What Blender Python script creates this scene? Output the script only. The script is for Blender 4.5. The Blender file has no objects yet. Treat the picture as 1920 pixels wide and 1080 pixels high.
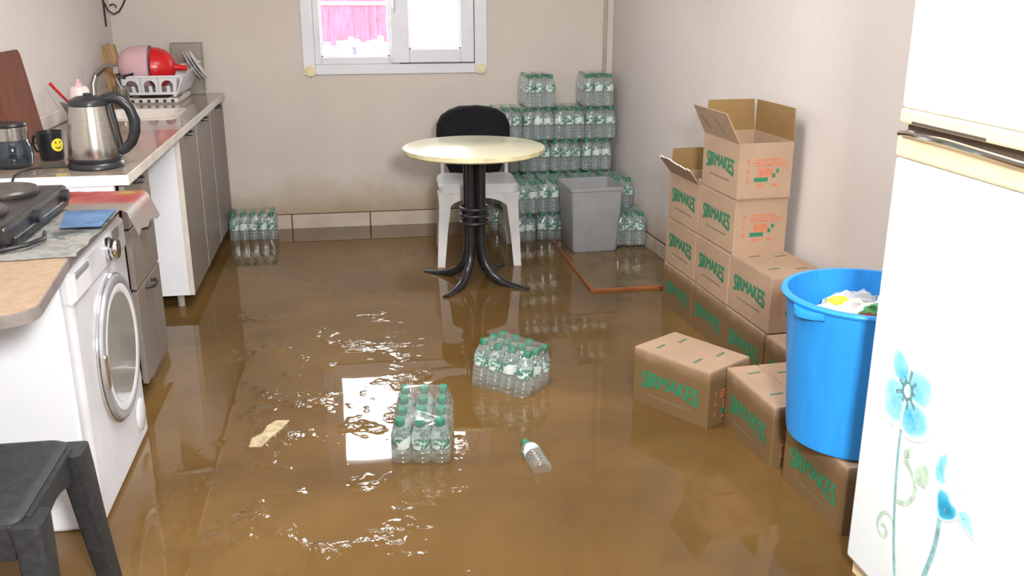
import bpy, bmesh, math, random
from mathutils import Matrix, Vector, noise
random.seed(7)
PI = math.pi
S = bpy.context.scene
COL = S.collection

# ------------------------------------------------------------------ camera
cam_d = bpy.data.cameras.new('camera')
cam_d.sensor_width = 36.0
cam_d.lens = 36.0 * 1780 / 1920
cam_d.clip_start = 0.02
cam = bpy.data.objects.new('camera', cam_d)
COL.objects.link(cam)
cam.location = (0, 0, 1.42)
cam.rotation_euler = (math.radians(90 - 17.75), 0, math.radians(-9.2))
S.camera = cam

# ------------------------------------------------------------------ world, lights, exposure
W = bpy.data.worlds.new('overcast_sky')
S.world = W
W.use_nodes = True
bg = W.node_tree.nodes['Background']
bg.inputs[0].default_value = (0.93, 0.97, 1.0, 1)
bg.inputs[1].default_value = 11.0


def area(name, loc, size, power, color, target=None, size_y=None):
    d = bpy.data.lights.new(name, 'AREA')
    d.energy = power
    d.color = color
    d.size = size
    if size_y:
        d.shape = 'RECTANGLE'
        d.size_y = size_y
    o = bpy.data.objects.new(name, d)
    COL.objects.link(o)
    o.location = loc
    if target:
        o.rotation_euler = (Vector(target) - Vector(loc)).to_track_quat('-Z', 'Y').to_euler()
    return o


area('ceiling_fill_light', (0.1, 2.6, 2.44), 0.9, 30, (1.0, 0.975, 0.95))  # unseen soft fill added under the ceiling for the ambient light
area('camera_lamp_light', (0.30, -0.25, 1.78), 0.28, 72, (1.0, 0.98, 0.965), (0.45, 4.0, 0.45))
pl = area('window_portal', (0.247, 5.93, 1.32), 1.0, 1, (1, 1, 1), (0.247, 3.0, 1.32), 0.76)
pl.data.cycles.is_portal = True
S.view_settings.view_transform = 'Standard'
S.view_settings.look = 'None'
S.view_settings.exposure = 0.72
S.view_settings.gamma = 1.0
S.view_settings.use_curve_mapping = False
try:
    S.cycles.transparent_max_bounces = 40
    S.cycles.max_bounces = 10
except Exception:
    pass


# ------------------------------------------------------------------ materials
def srgb(r, g, b):
    f = lambda c: (c / 255 / 12.92) if c / 255 <= 0.04045 else ((c / 255 + 0.055) / 1.055) ** 2.4
    return (f(r), f(g), f(b))


class NT:
    def __init__(self, name):
        self.m = bpy.data.materials.new(name)
        self.m.use_nodes = True
        self.t = self.m.node_tree
        self.p = self.t.nodes['Principled BSDF']
        self.out = self.t.nodes['Material Output']

    def n(self, typ, **kw):
        nd = self.t.nodes.new(typ)
        for k, v in kw.items():
            setattr(nd, k, v)
        return nd

    def l(self, a, b):
        self.t.links.new(a, b)

    def coord(self, scale=(1, 1, 1), kind='Object'):
        tc = self.n('ShaderNodeTexCoord')
        mp = self.n('ShaderNodeMapping')
        mp.inputs['Scale'].default_value = scale
        self.l(tc.outputs[kind], mp.inputs['Vector'])
        return mp.outputs['Vector']

    def noise(self, vec, scale, detail=4, rough=0.55, dist=0.0):
        nd = self.n('ShaderNodeTexNoise')
        nd.inputs['Scale'].default_value = scale
        nd.inputs['Detail'].default_value = detail
        nd.inputs['Roughness'].default_value = rough
        nd.inputs['Distortion'].default_value = dist
        self.l(vec, nd.inputs['Vector'])
        return nd.outputs['Fac']

    def ramp(self, fac, stops):
        r = self.n('ShaderNodeValToRGB')
        els = r.color_ramp.elements
        while len(els) < len(stops):
            els.new(0.5)
        for e, (p, c) in zip(els, stops):
            e.position = p
            e.color = (*c, 1) if len(c) == 3 else c
        self.l(fac, r.inputs['Fac'])
        return r.outputs['Color']

    def math(self, op, a, b=0.0, clamp=False):
        m = self.n('ShaderNodeMath', operation=op, use_clamp=clamp)
        for i, v in enumerate((a, b)):
            if isinstance(v, (int, float)):
                m.inputs[i].default_value = v
            else:
                self.l(v, m.inputs[i])
        return m.outputs[0]

    def mix(self, fac, a, b):
        m = self.n('ShaderNodeMix', data_type='RGBA')
        for sock, v in ((m.inputs['Factor'], fac), (m.inputs['A'], a), (m.inputs['B'], b)):
            if isinstance(v, (int, float)):
                sock.default_value = v
            elif isinstance(v, tuple):
                sock.default_value = (*v, 1)
            else:
                self.l(v, sock)
        return m.outputs['Result']

    def bump(self, h, strength=0.3, dist=0.01):
        b = self.n('ShaderNodeBump')
        if isinstance(strength, (int, float)):
            b.inputs['Strength'].default_value = strength
        else:
            self.l(strength, b.inputs['Strength'])
        b.inputs['Distance'].default_value = dist
        self.l(h, b.inputs['Height'])
        self.l(b.outputs['Normal'], self.p.inputs['Normal'])

    def sep(self, vec):
        s = self.n('ShaderNodeSeparateXYZ')
        self.l(vec, s.inputs[0])
        return s.outputs

    def maprange(self, v, a, b, c=0.0, d=1.0):
        m = self.n('ShaderNodeMapRange')
        m.interpolation_type = 'SMOOTHSTEP'
        self.l(v, m.inputs['Value'])
        for k, x in zip(('From Min', 'From Max', 'To Min', 'To Max'), (a, b, c, d)):
            m.inputs[k].default_value = x
        return m.outputs['Result']


def mat(name, col, rough=0.5, metal=0.0, var=0.12, scale=9.0, stretch=(1, 1, 1), bump=0.0, bscale=None, coat=0.0, ior=1.45):
    k = NT(name)
    v = k.coord(stretch)
    f = k.noise(v, scale)
    lo = tuple(c * (1 - var) for c in col)
    hi = tuple(min(1, c * (1 + var)) for c in col)
    k.l(k.ramp(f, [(0.3, lo), (0.7, hi)]), k.p.inputs['Base Color'])
    k.p.inputs['Roughness'].default_value = rough
    k.p.inputs['Metallic'].default_value = metal
    k.p.inputs['IOR'].default_value = ior
    k.p.inputs['Coat Weight'].default_value = coat
    if bump:
        k.bump(k.noise(v, bscale or scale * 6), bump, 0.004)
    return k.m


def see_through(name, tint, opacity, col, rough=0.12, streak=0.0, facing=0.5, bmp=0.5):
    """thin clear plastic or glass: part of the light goes straight through, the rest is scattered or mirrored"""
    k = NT(name)
    k.p.inputs['Base Color'].default_value = (*col, 1)
    k.p.inputs['Roughness'].default_value = rough
    tr = k.n('ShaderNodeBsdfTransparent')
    tr.inputs[0].default_value = (*tint, 1)
    mx = k.n('ShaderNodeMixShader')
    lw = k.n('ShaderNodeLayerWeight')
    lw.inputs['Blend'].default_value = 0.35
    f = k.math('ADD', k.math('MULTIPLY', lw.outputs['Facing'], facing), opacity, True)
    if streak:
        nz = k.noise(k.coord((1, 1, 0.5)), 22, 3)
        f = k.math('ADD', f, k.math('MULTIPLY', k.math('SUBTRACT', nz, 0.5), streak), True)
        k.bump(nz, bmp, 0.012)
    k.l(f, mx.inputs[0])
    k.l(tr.outputs[0], mx.inputs[1])
    k.l(k.p.outputs[0], mx.inputs[2])
    gl = k.n('ShaderNodeBsdfGlossy')
    gl.inputs['Color'].default_value = (1, 1, 1, 1)
    gl.inputs['Roughness'].default_value = rough
    fr_ = k.n('ShaderNodeLayerWeight')
    fr_.inputs['Blend'].default_value = 0.5
    schlick = k.math('ADD', k.math('MULTIPLY', k.math('POWER', fr_.outputs['Facing'], 4.0), 0.8), 0.06)
    if streak:
        bn_ = [x for x in k.t.nodes if x.bl_idname == 'ShaderNodeBump'][0]
        k.l(bn_.outputs['Normal'], gl.inputs['Normal'])
    k.p.inputs['Specular IOR Level'].default_value = 0.0
    m2 = k.n('ShaderNodeMixShader')
    k.l(schlick, m2.inputs[0])
    k.l(mx.outputs[0], m2.inputs[1])
    k.l(gl.outputs[0], m2.inputs[2])
    k.l(m2.outputs[0], k.out.inputs['Surface'])
    return k.m


M = {}


def wall_mat(name, base, stain_top, stain_col, dirt=0.10):
    k = NT(name)
    v = k.coord()
    n1 = k.noise(v, 1.6, 6, 0.6)
    n2 = k.noise(v, 14, 5, 0.65)
    c = k.mix(k.ramp(n1, [(0.35, (0, 0, 0)), (0.7, (1, 1, 1))]), tuple(x * (1 - dirt) for x in base), base)
    sp = k.ramp(n2, [(0.62, (0, 0, 0)), (0.78, (0.35, 0.35, 0.35))])
    c = k.mix(sp, c, tuple(x * 0.82 for x in base))
    if stain_top:
        z = k.sep(v)[2]
        zz = k.math('ADD', z, k.math('MULTIPLY', k.math('SUBTRACT', n1, 0.5), 0.28))
        zz = k.math('ADD', zz, k.math('MULTIPLY', k.math('SUBTRACT', n2, 0.5), 0.10))
        c = k.mix(k.maprange(zz, stain_top, 0.06, 0, 0.9), c, stain_col)
    k.l(c, k.p.inputs['Base Color'])
    k.p.inputs['Roughness'].default_value = 0.85
    k.bump(k.noise(v, 60, 5, 0.7), 0.25, 0.006)
    return k.m


M['wall_back'] = wall_mat('plaster_back', (0.66, 0.60, 0.545), 0.34, (0.37, 0.28, 0.17))
M['wall_side'] = wall_mat('plaster_side', (0.70, 0.65, 0.62), 0.24, (0.50, 0.41, 0.30), 0.05)
M['ceiling'] = mat('ceiling_paint', (0.75, 0.73, 0.70), 0.9)
M['tile'] = mat('skirting_tile', (0.53, 0.455, 0.37), 0.4, var=0.12, scale=6)
M['grout'] = mat('dirty_grout', (0.12, 0.085, 0.06), 0.9)
M['concrete'] = mat('wet_concrete', (0.22, 0.15, 0.08), 0.8)
M['pvc'] = mat('white_pvc', (0.72, 0.74, 0.79), 0.35, var=0.05, scale=5)
M['pvc_dark'] = mat('dark_gasket', (0.10, 0.10, 0.11), 0.7)
M['foam'] = mat('yellow_foam', (0.78, 0.72, 0.45), 0.9, bump=0.6, bscale=50)
M['pane'] = see_through('window_glass', (0.98, 0.99, 1.0), 0.03, (0.9, 0.95, 1.0), 0.02)
M['red_metal'] = mat('red_sheet', (0.36, 0.026, 0.055), 0.7, var=0.5, scale=14, stretch=(3, 1, 0.5))
M['frosty'] = mat('pale_lilac_wall', (0.12, 0.115, 0.17), 0.9, var=0.75, scale=5, stretch=(2, 1, 1))
M['yard'] = mat('pale_yard', (0.55, 0.55, 0.58), 0.9)

# wood front of the kitchen units: vertical grey-brown grain
k = NT('grey_oak_laminate')
v = k.coord((1, 1, 1))
v2 = k.coord((5, 5, 0.6))
w1 = k.noise(v2, 9, 6, 0.65, 0.6)
w2 = k.noise(v, 60, 3)
c = k.ramp(w1, [(0.25, (0.165, 0.138, 0.118)), (0.55, (0.24, 0.205, 0.178)), (0.8, (0.31, 0.27, 0.235))])
c = k.mix(k.math('MULTIPLY', w2, 0.3), c, (0.15, 0.128, 0.112))
k.l(c, k.p.inputs['Base Color'])
k.p.inputs['Roughness'].default_value = 0.45
k.bump(w1, 0.15, 0.004)
M['oak'] = k.m
M['white_panel'] = mat('white_melamine', (0.78, 0.80, 0.84), 0.4, var=0.03)
M['edge'] = mat('cream_edge_band', (0.64, 0.59, 0.53), 0.5, var=0.12)
M['worktop'] = mat('brown_beige_laminate', (0.29, 0.232, 0.185), 0.16, var=0.22, scale=12, coat=0.4)
M['handle'] = mat('dark_bronze', (0.06, 0.055, 0.055), 0.4, 0.6)
M['leg_plastic'] = mat('grey_leg_plastic', (0.45, 0.43, 0.38), 0.6)
M['steel'] = mat('brushed_steel', (0.45, 0.43, 0.39), 0.24, 1.0, var=0.08, scale=30, stretch=(1, 1, 6))
M['chrome'] = mat('chrome', (0.75, 0.76, 0.80), 0.08, 1.0, var=0.03)
M['sink'] = mat('enamel_sink', (0.68, 0.62, 0.57), 0.3, var=0.08)
M['black'] = mat('black_plastic', (0.018, 0.019, 0.022), 0.32, var=0.3)
M['black_metal'] = mat('black_painted_steel', (0.018, 0.018, 0.020), 0.28, 0.0, var=0.5, scale=14, coat=0.3)
M['stool'] = mat('matte_black_plastic', (0.026, 0.028, 0.031), 0.55, var=0.35, scale=60)
M['grime'] = mat('hot_plate_enamel', (0.022, 0.020, 0.020), 0.3, var=0.6, scale=25, bump=0.2)
M['iron'] = mat('cast_iron', (0.075, 0.068, 0.064), 0.32, 0.5, var=0.3, scale=30)
M['cloth_black'] = mat('black_cloth', (0.0035, 0.0035, 0.005), 0.95, var=0.4, scale=20, bump=0.5, bscale=25)
M['white_plastic'] = mat('white_plastic', (0.72, 0.73, 0.75), 0.4, var=0.05, scale=5)
M['white_dirty'] = mat('soiled_white_plastic', (0.70, 0.69, 0.69), 0.42, var=0.12, scale=7)
M['cream_top'] = mat('cream_table_top', (0.86, 0.83, 0.60), 0.22, var=0.04, scale=4, coat=0.3)
M['cream_rim'] = mat('cream_table_rim', (0.74, 0.68, 0.42), 0.4, var=0.2, scale=20)
M['grey_bin'] = mat('grey_bin_plastic', (0.315, 0.32, 0.33), 0.45, var=0.08, scale=8, bump=0.1)
M['blue'] = mat('blue_bin_plastic', (0.024, 0.31, 0.84), 0.34, var=0.08, scale=10, stretch=(4, 4, 0.5))
M['brown_wood'] = mat('red_brown_board', (0.26, 0.085, 0.030), 0.35, var=0.35, scale=8, stretch=(1, 5, 5))
M['cutting'] = mat('cutting_board_wood', (0.145, 0.042, 0.018), 0.75, var=0.3, scale=8, stretch=(5, 5, 1))
M['plank'] = mat('raw_plank', (0.42, 0.27, 0.13), 0.75, var=0.4, scale=8, stretch=(8, 8, 0.6))
M['chipboard'] = mat('chipboard', (0.33, 0.235, 0.155), 0.7, var=0.14, scale=40)
M['chip_edge'] = mat('grey_board_edge', (0.21, 0.185, 0.175), 0.6, var=0.2, scale=20)
M['pink'] = mat('pink_plastic', (0.72, 0.46, 0.50), 0.35, var=0.05)
M['red'] = mat('red_plastic', (0.62, 0.014, 0.018), 0.25, var=0.12)
M['red_dark'] = mat('dark_red_wrapper', (0.25, 0.01, 0.02), 0.5)
M['green_wrap'] = mat('green_wrapper', (0.10, 0.36, 0.12), 0.4, var=0.5, scale=25)
M['yellow'] = mat('yellow_print', (0.80, 0.66, 0.05), 0.5)
M['blue_print'] = mat('blue_print', (0.075, 0.15, 0.29), 0.5, var=0.45, scale=14)
M['jar_glass'] = see_through('smoked_jar_glass', (0.42, 0.50, 0.56), 0.30, (0.05, 0.07, 0.09), 0.06)
M['clear_tray'] = see_through('clear_grey_tray', (0.85, 0.83, 0.78), 0.30, (0.42, 0.38, 0.33), 0.3)
M['bag'] = see_through('clear_bag', (0.95, 0.96, 0.97), 0.45, (0.75, 0.78, 0.80), 0.2)
M['ceramic'] = mat('white_ceramic', (0.75, 0.75, 0.74), 0.15, var=0.03)
M['soap'] = mat('pale_pink_bottle', (0.80, 0.70, 0.70), 0.35, var=0.04)
M['fridge'] = mat('white_enamel_door', (0.80, 0.88, 0.92), 0.28, var=0.015, scale=3)
M['fridge_side'] = mat('white_enamel_side', (0.82, 0.84, 0.86), 0.35, var=0.015, scale=3)
M['yellowed'] = mat('yellowed_plastic', (0.85, 0.70, 0.46), 0.4, var=0.06)
M['dark_gap'] = mat('dark_gap', (0.09, 0.065, 0.05), 0.7)
M['washer'] = mat('white_washer_enamel', (0.76, 0.79, 0.84), 0.32, var=0.03, scale=4)
M['washer_front'] = mat('washer_front_plastic', (0.64, 0.645, 0.68), 0.35, var=0.10, scale=5)
M['washer_grey'] = mat('washer_grey_trim', (0.36, 0.37, 0.40), 0.3, 0.3)
M['door_glass'] = mat('washer_door_bowl', (0.27, 0.275, 0.265), 0.14, var=0.15, scale=4, coat=0.5)
M['paper'] = None
M['card'] = mat('corrugated_cardboard', (0.40, 0.275, 0.185), 0.75, var=0.08, scale=6)
M['card_in'] = mat('cardboard_inside', (0.27, 0.165, 0.062), 0.8, var=0.10, scale=9)
M['card_torn'] = mat('torn_paper_edge', (0.80, 0.78, 0.76), 0.8)
M['ink_green'] = mat('green_ink', (0.030, 0.20, 0.10), 0.7, var=0.15, scale=30)
M['ink_thin'] = mat('faded_green_ink', (0.17, 0.165, 0.105), 0.75)
M['ink_red'] = mat('orange_red_ink', (0.60, 0.17, 0.085), 0.75, var=0.3, scale=40)
M['ink_dark'] = mat('dark_green_ink', (0.10, 0.17, 0.12), 0.75)
M['cap'] = mat('green_cap', (0.035, 0.21, 0.125), 0.35, var=0.15)
M['pet'] = see_through('clear_bottle_plastic', (0.955, 0.978, 0.976), 0.05, (0.76, 0.84, 0.84), 0.15, 0.0, 0.38)
M['wrap'] = see_through('shrink_wrap', (0.99, 0.995, 0.995), 0.02, (0.78, 0.85, 0.84), 0.24, 0.08, 0.10, 0.28)
M['scrap'] = mat('soggy_scrap', (0.50, 0.40, 0.24), 0.6, var=0.4, scale=30)
M['pipe'] = mat('grey_conduit', (0.42, 0.385, 0.33), 0.6)
M['wrought'] = mat('wrought_iron', (0.03, 0.022, 0.02), 0.6)

# bottle label: white film with a green swash
k = NT('bottle_label')
v = k.coord()
z = k.sep(v)[2]
n = k.noise(v, 55, 3, 0.6)
n2 = k.noise(v, 18, 2)
f = k.ramp(k.math('ADD', n, k.math('MULTIPLY', k.math('SUBTRACT', n2, 0.5), 1.2)), [(0.50, (0.66, 0.74, 0.73)), (0.56, (0.06, 0.24, 0.15)), (0.64, (0.03, 0.14, 0.10)), (0.70, (0.45, 0.62, 0.56))])
k.l(f, k.p.inputs['Base Color'])
k.p.inputs['Roughness'].default_value = 0.3
M['label'] = k.m

# soaked cardboard: a tide mark with a wandering edge, darker below it
k = NT('soaked_cardboard')
v = k.coord()
z = k.sep(v)[2]
n = k.noise(v, 7, 5, 0.6)
zz = k.math('ADD', z, k.math('MULTIPLY', k.math('SUBTRACT', n, 0.5), 0.11))
base = k.ramp(k.noise(v, 9), [(0.3, (0.365, 0.245, 0.165)), (0.7, (0.42, 0.29, 0.20))])
c = k.mix(k.maprange(zz, 0.25, 0.17, 0, 1), base, (0.172, 0.104, 0.043))
k.l(c, k.p.inputs['Base Color'])
k.p.inputs['Roughness'].default_value = 0.6
M['card_wet'] = k.m

# printed newspaper and packaging on the washer
k = NT('printed_newspaper')
v = k.coord((1, 1, 1))
n1 = k.noise(v, 9, 6, 0.7, 0.8)
n2 = k.noise(v, 45, 4, 0.75)
c = k.ramp(n1, [(0.36, (0.09, 0.11, 0.11)), (0.45, (0.30, 0.33, 0.31)), (0.54, (0.56, 0.56, 0.53)), (0.72, (0.45, 0.39, 0.33))])
c = k.mix(k.maprange(k.sep(v)[1], 2.47, 2.38, 0, 0.85), c, (0.60, 0.60, 0.58))
c = k.mix(k.ramp(n2, [(0.5, (0, 0, 0)), (0.62, (0.5, 0.5, 0.5))]), c, (0.18, 0.18, 0.19))
k.l(c, k.p.inputs['Base Color'])
k.p.inputs['Roughness'].default_value = 0.5
M['paper'] = k.m
k = NT('red_printed_sheet')
v = k.coord()
n1 = k.noise(v, 8, 4, 0.6)
c = k.ramp(n1, [(0.36, (0.52, 0.06, 0.07)), (0.56, (0.58, 0.15, 0.14)), (0.63, (0.60, 0.42, 0.06)), (0.72, (0.52, 0.44, 0.38))])
c = k.mix(k.math('ADD', k.maprange(k.sep(v)[0], -0.70, -0.655, 0, 1), k.maprange(k.sep(v)[1], 3.0, 2.93, 0, 1), True), c, (0.42, 0.36, 0.31))
k.l(c, k.p.inputs['Base Color'])
k.p.inputs['Roughness'].default_value = 0.4
M['red_sheet'] = k.m

# muddy flood water: opaque silt under a mirror-smooth skin with patches of ripples
k = NT('muddy_water')
v = k.coord()
n1 = k.noise(v, 0.9, 5, 0.6, 0.6)
n2 = k.noise(v, 5, 5, 0.6, 0.3)
c = k.ramp(n1, [(0.30, (0.086, 0.048, 0.016)), (0.52, (0.146, 0.082, 0.026)), (0.72, (0.205, 0.118, 0.039))])
c = k.mix(k.ramp(n2, [(0.5, (0, 0, 0)), (0.75, (0.5, 0.5, 0.5))]), c, (0.112, 0.064, 0.022))
k.l(c, k.p.inputs['Base Color'])
k.p.inputs['Roughness'].default_value = 0.02
k.p.inputs['IOR'].default_value = 1.40
xyz = k.sep(v)
patch = k.ramp(k.noise(v, 4.2, 3, 0.6), [(0.53, (0, 0, 0)), (0.69, (1, 1, 1))])
skew = k.math('ADD', xyz[0], k.math('MULTIPLY', xyz[1], 0.02))
region = k.math('MULTIPLY', k.maprange(skew, -0.62, -0.30, 0, 1), k.maprange(skew, 0.42, 0.08, 0, 1))
region = k.math('MULTIPLY', region, k.maprange(xyz[1], 4.5, 3.9, 0, 1))
h = k.noise(k.coord((1, 0.75, 1)), 18, 3, 0.6, 0.9)
h2 = k.noise(v, 3.0, 2, 0.5)
hh = k.math('ADD', k.math('MULTIPLY', k.math('MULTIPLY', h, region), patch), k.math('MULTIPLY', h2, 0.05))
k.bump(hh, 1.0, 0.013)
M['water'] = k.m
M['wet_board'] = mat('muddy_wet_board', (0.155, 0.10, 0.042), 0.05, var=0.25, scale=5)


# ------------------------------------------------------------------ mesh building
class MB:
    def __init__(self):
        self.bm = bmesh.new()
        self.curved = False

    def faces(self, vs, fs):
        bv = [self.bm.verts.new(p) for p in vs]
        for f in fs:
            try:
                self.bm.faces.new([bv[i] for i in f])
            except ValueError:
                pass
        return bv

    def box(self, c, s, bevel=0.0, rot=None, seg=2):
        m = Matrix.Translation(c)
        if rot is not None:
            m = m @ rot.to_4x4()
        m = m @ Matrix.Diagonal((s[0], s[1], s[2], 1))
        r = bmesh.ops.create_cube(self.bm, size=1.0, matrix=m)
        if bevel:
            es = list({e for v in r['verts'] for e in v.link_edges})
            bmesh.ops.bevel(self.bm, geom=es, offset=bevel, segments=seg, profile=0.5, affect='EDGES')
        return self

    def lathe(self, prof, seg=24, m=None, cap=True):
        m = m or Matrix.Identity(4)
        self.curved = True
        rings = []
        for r, z in prof:
            if r < 1e-6:
                rings.append([self.bm.verts.new(m @ Vector((0, 0, z)))])
            else:
                rings.append([self.bm.verts.new(m @ Vector((r * math.cos(2 * PI * i / seg), r * math.sin(2 * PI * i / seg), z))) for i in range(seg)])
        self._rings(rings, True)
        if cap:
            for rg, rev in ((rings[0], True), (rings[-1], False)):
                if len(rg) > 2:
                    self.bm.faces.new(rg[::-1] if rev else rg)
        return self

    def _rings(self, rings, closed):
        for a, b in zip(rings, rings[1:]):
            n = max(len(a), len(b))
            for i in range(n if closed else n - 1):
                j = (i + 1) % n
                q = [a[i % len(a)], a[j % len(a)], b[j % len(b)], b[i % len(b)]]
                u = []
                for x in q:
                    if x not in u:
                        u.append(x)
                if len(u) > 2:
                    try:
                        self.bm.faces.new(u)
                    except ValueError:
                        pass

    def loft(self, rings, cap=True, closed=True):
        self.curved = True
        rs = [[self.bm.verts.new(p) for p in rg] for rg in rings]
        self._rings(rs, closed)
        if cap and closed:
            self.bm.faces.new(rs[0][::-1])
            self.bm.faces.new(rs[-1])
        return self

    def tube(self, pts, r, seg=8, cap=True, flat=None):
        pts = [Vector(p) for p in pts]
        n = len(pts)
        rs = r if isinstance(r, (list, tuple)) else [r] * n
        t = []
        for i in range(n):
            d = (pts[min(i + 1, n - 1)] - pts[max(i - 1, 0)])
            t.append(d.normalized())
        ref = Vector((0, 0, 1)) if abs(t[0].z) < 0.9 else Vector((1, 0, 0))
        u = t[0].cross(ref).normalized()
        rings = []
        for i in range(n):
            u = (u - t[i] * u.dot(t[i])).normalized()
            w = t[i].cross(u)
            fl = flat or 1.0
            rings.append([pts[i] + u * (rs[i] * math.cos(2 * PI * q / seg)) + w * (rs[i] * fl * math.sin(2 * PI * q / seg)) for q in range(seg)])
        return self.loft(rings, cap)

    def prism(self, poly, z0, z1, m=None):
        m = m or Matrix.Identity(4)
        n = len(poly)
        vs = [m @ Vector((x, y, z)) for z in (z0, z1) for x, y in poly]
        fs = [list(range(n))[::-1], list(range(n, 2 * n))] + [[i, (i + 1) % n, n + (i + 1) % n, n + i] for i in range(n)]
        self.faces(vs, fs)
        return self

    def build(self, name, m, parent=None, loc=None, rot=None, smooth=True, ang=38):
        bmesh.ops.recalc_face_normals(self.bm, faces=self.bm.faces[:])
        me = bpy.data.meshes.new(name)
        if not self.curved and self.bm.verts and len(self.bm.verts) < 600:
            ang = min(ang, 10)          # bevelled boxes keep their flats flat
        if smooth:
            for f in self.bm.faces:
                f.smooth = True
        self.bm.to_mesh(me)
        self.bm.free()
        if smooth:
            me.set_sharp_from_angle(angle=math.radians(ang))
        return put(name, me, m, parent, loc, rot)


def put(name, me, m=None, parent=None, loc=None, rot=None):
    if m is not None and not me.materials:
        me.materials.append(M[m] if isinstance(m, str) else m)
    o = bpy.data.objects.new(name, me)
    COL.objects.link(o)
    if parent:
        o.parent = parent
    if loc is not None:
        o.location = loc
    if rot is not None:
        o.rotation_euler = rot
    return o


def thing(name, label, cat, loc=(0, 0, 0), rz=0.0, group=None, tilt=None):
    o = bpy.data.objects.new(name, None)
    o.empty_display_size = 0.05
    COL.objects.link(o)
    o.location = loc
    o.rotation_euler = tilt + (rz,) if tilt else (0, 0, rz)
    return tag(o, label, cat, group)


def tag(o, label, cat, group=None, kind=None):
    o['label'] = label
    o['category'] = cat
    if group:
        o['group'] = group
    if kind:
        o['kind'] = kind
    return o


def struct(o, label):
    o['kind'] = 'structure'
    o['label'] = label
    return o


def place(me_name, src, parent, loc, rot=None):
    """copy of an object (shared mesh) under another parent"""
    c = src.copy()
    COL.objects.link(c)
    c.parent = parent
    c.location = loc
    if rot is not None:
        c.rotation_euler = rot
    return c


def arc(c, r, a0, a1, n, axis='xy'):
    out = []
    for i in range(n + 1):
        a = a0 + (a1 - a0) * i / n
        x, y = r * math.cos(a), r * math.sin(a)
        out.append({'xy': (c[0] + x, c[1] + y, c[2]), 'xz': (c[0] + x, c[1], c[2] + y), 'yz': (c[0], c[1] + x, c[2] + y)}[axis])
    return out


def rrect(x0, y0, x1, y1, r, n=5):
    p = []
    for cx, cy, a in ((x1 - r, y1 - r, 0), (x0 + r, y1 - r, PI / 2), (x0 + r, y0 + r, PI), (x1 - r, y0 + r, 1.5 * PI)):
        for i in range(n + 1):
            t = a + PI / 2 * i / n
            p.append((cx + r * math.cos(t), cy + r * math.sin(t)))
    return p


def crumple(r, seed, amp=0.35, sub=3, sq=(1, 1, 1), freq=2.2):
    b = MB()
    b.curved = True
    bmesh.ops.create_icosphere(b.bm, subdivisions=sub, radius=1.0)
    for v in b.bm.verts:
        d = v.co.normalized()
        f = 1 + amp * noise.noise(d * freq + Vector((seed * 3.1, seed, 0))) + amp * 0.6 * abs(noise.noise(d * freq * 2.3 + Vector((0, seed, seed * 2))))
        v.co = Vector((d.x * sq[0], d.y * sq[1], d.z * sq[2])) * r * f
    return b


# ------------------------------------------------------------------ room shell
FLOOR = -0.03
XL, YB, ZC, YF = -1.33, 5.78, 2.5, -1.2
RX, RS = 1.555, 0.058          # right wall: x at the back corner, and how far it opens per metre towards the camera


def xr(y):
    return RX + RS * (YB - y)


b = MB()
b.box((0.25, 2.3, FLOOR - 0.05), (4.2, 7.4, 0.1))
struct(b.build('floor', 'concrete', smooth=False), 'concrete floor lying under the muddy flood water')
b = MB()
b.faces([(XL, YF, 0), (xr(YF), YF, 0), (RX, YB, 0), (XL, YB, 0)], [(0, 1, 2, 3)])
struct(b.build('flood_water', 'water'), 'shallow brown flood water covering the whole floor')
b = MB()
WX0, WX1, WZ0, WZ1 = -0.262, 0.755, 0.945, 1.705
for x0, x1, z0, z1 in ((-1.5, WX0, -0.1, 2.6), (WX1, 1.75, -0.1, 2.6), (WX0, WX1, -0.1, WZ0), (WX0, WX1, WZ1, 2.6)):
    b.box(((x0 + x1) / 2, YB + 0.1, (z0 + z1) / 2), (x1 - x0, 0.2, z1 - z0))
struct(b.build('wall_back', 'wall_back', smooth=False), 'stained plaster wall with the window in it')
b = MB()
b.box((XL - 0.05, 2.3, 1.25), (0.1, 7.3, 2.7))
struct(b.build('wall_left', 'wall_side', smooth=False), 'plaster wall behind the kitchen units')
b = MB()
b.prism([(xr(YB + 0.2), YB + 0.2), (xr(YF), YF), (xr(YF) + 0.1, YF), (xr(YB + 0.2) + 0.1, YB + 0.2)], -0.1, 2.6)
struct(b.build('wall_right', 'wall_side', smooth=False), 'pale plaster wall behind the stacked boxes')
b = MB()
b.box((0.25, YF - 0.05, 1.25), (4.2, 0.1, 2.7))
struct(b.build('wall_front', 'wall_side', smooth=False), 'plaster wall behind the camera')
b = MB()
b.box((0.25, 2.3, ZC + 0.05), (4.2, 7.4, 0.1))
struct(b.build('ceiling', 'ceiling', smooth=False), 'painted ceiling')

# skirting of tiles, one piece each, over a recessed mortar bed
bb = bpy.data.objects.new('baseboard_back', None)
COL.objects.link(bb)
struct(bb, 'row of beige skirting tiles along the back wall')
MB().box((0.11, YB - 0.003, 0.029), (2.87, 0.006, 0.120)).build('mortar_bed', 'grout', bb, smooth=False)
tile_me = None
x = -1.315
xs = [-1.33, -0.895, -0.422, 0.05, 0.523, 0.996, 1.469, 1.55]
for x0, x1 in zip(xs, xs[1:]):
    MB().box(((x0 + x1) / 2, YB - 0.007, 0.027), (x1 - x0 - 0.007, 0.014, 0.114), 0.0025, seg=1).build('tile', 'tile', bb)
bb = bpy.data.objects.new('baseboard_right', None)
COL.objects.link(bb)
struct(bb, 'row of skirting tiles along the right wall')
bb.location = (RX, YB, 0)
bb.rotation_euler = (0, 0, math.atan2(-1, RS))
MB().box((1.9, -0.003, 0.026), (3.8, 0.006, 0.108)).build('mortar_bed', 'grout', bb, smooth=False)
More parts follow.
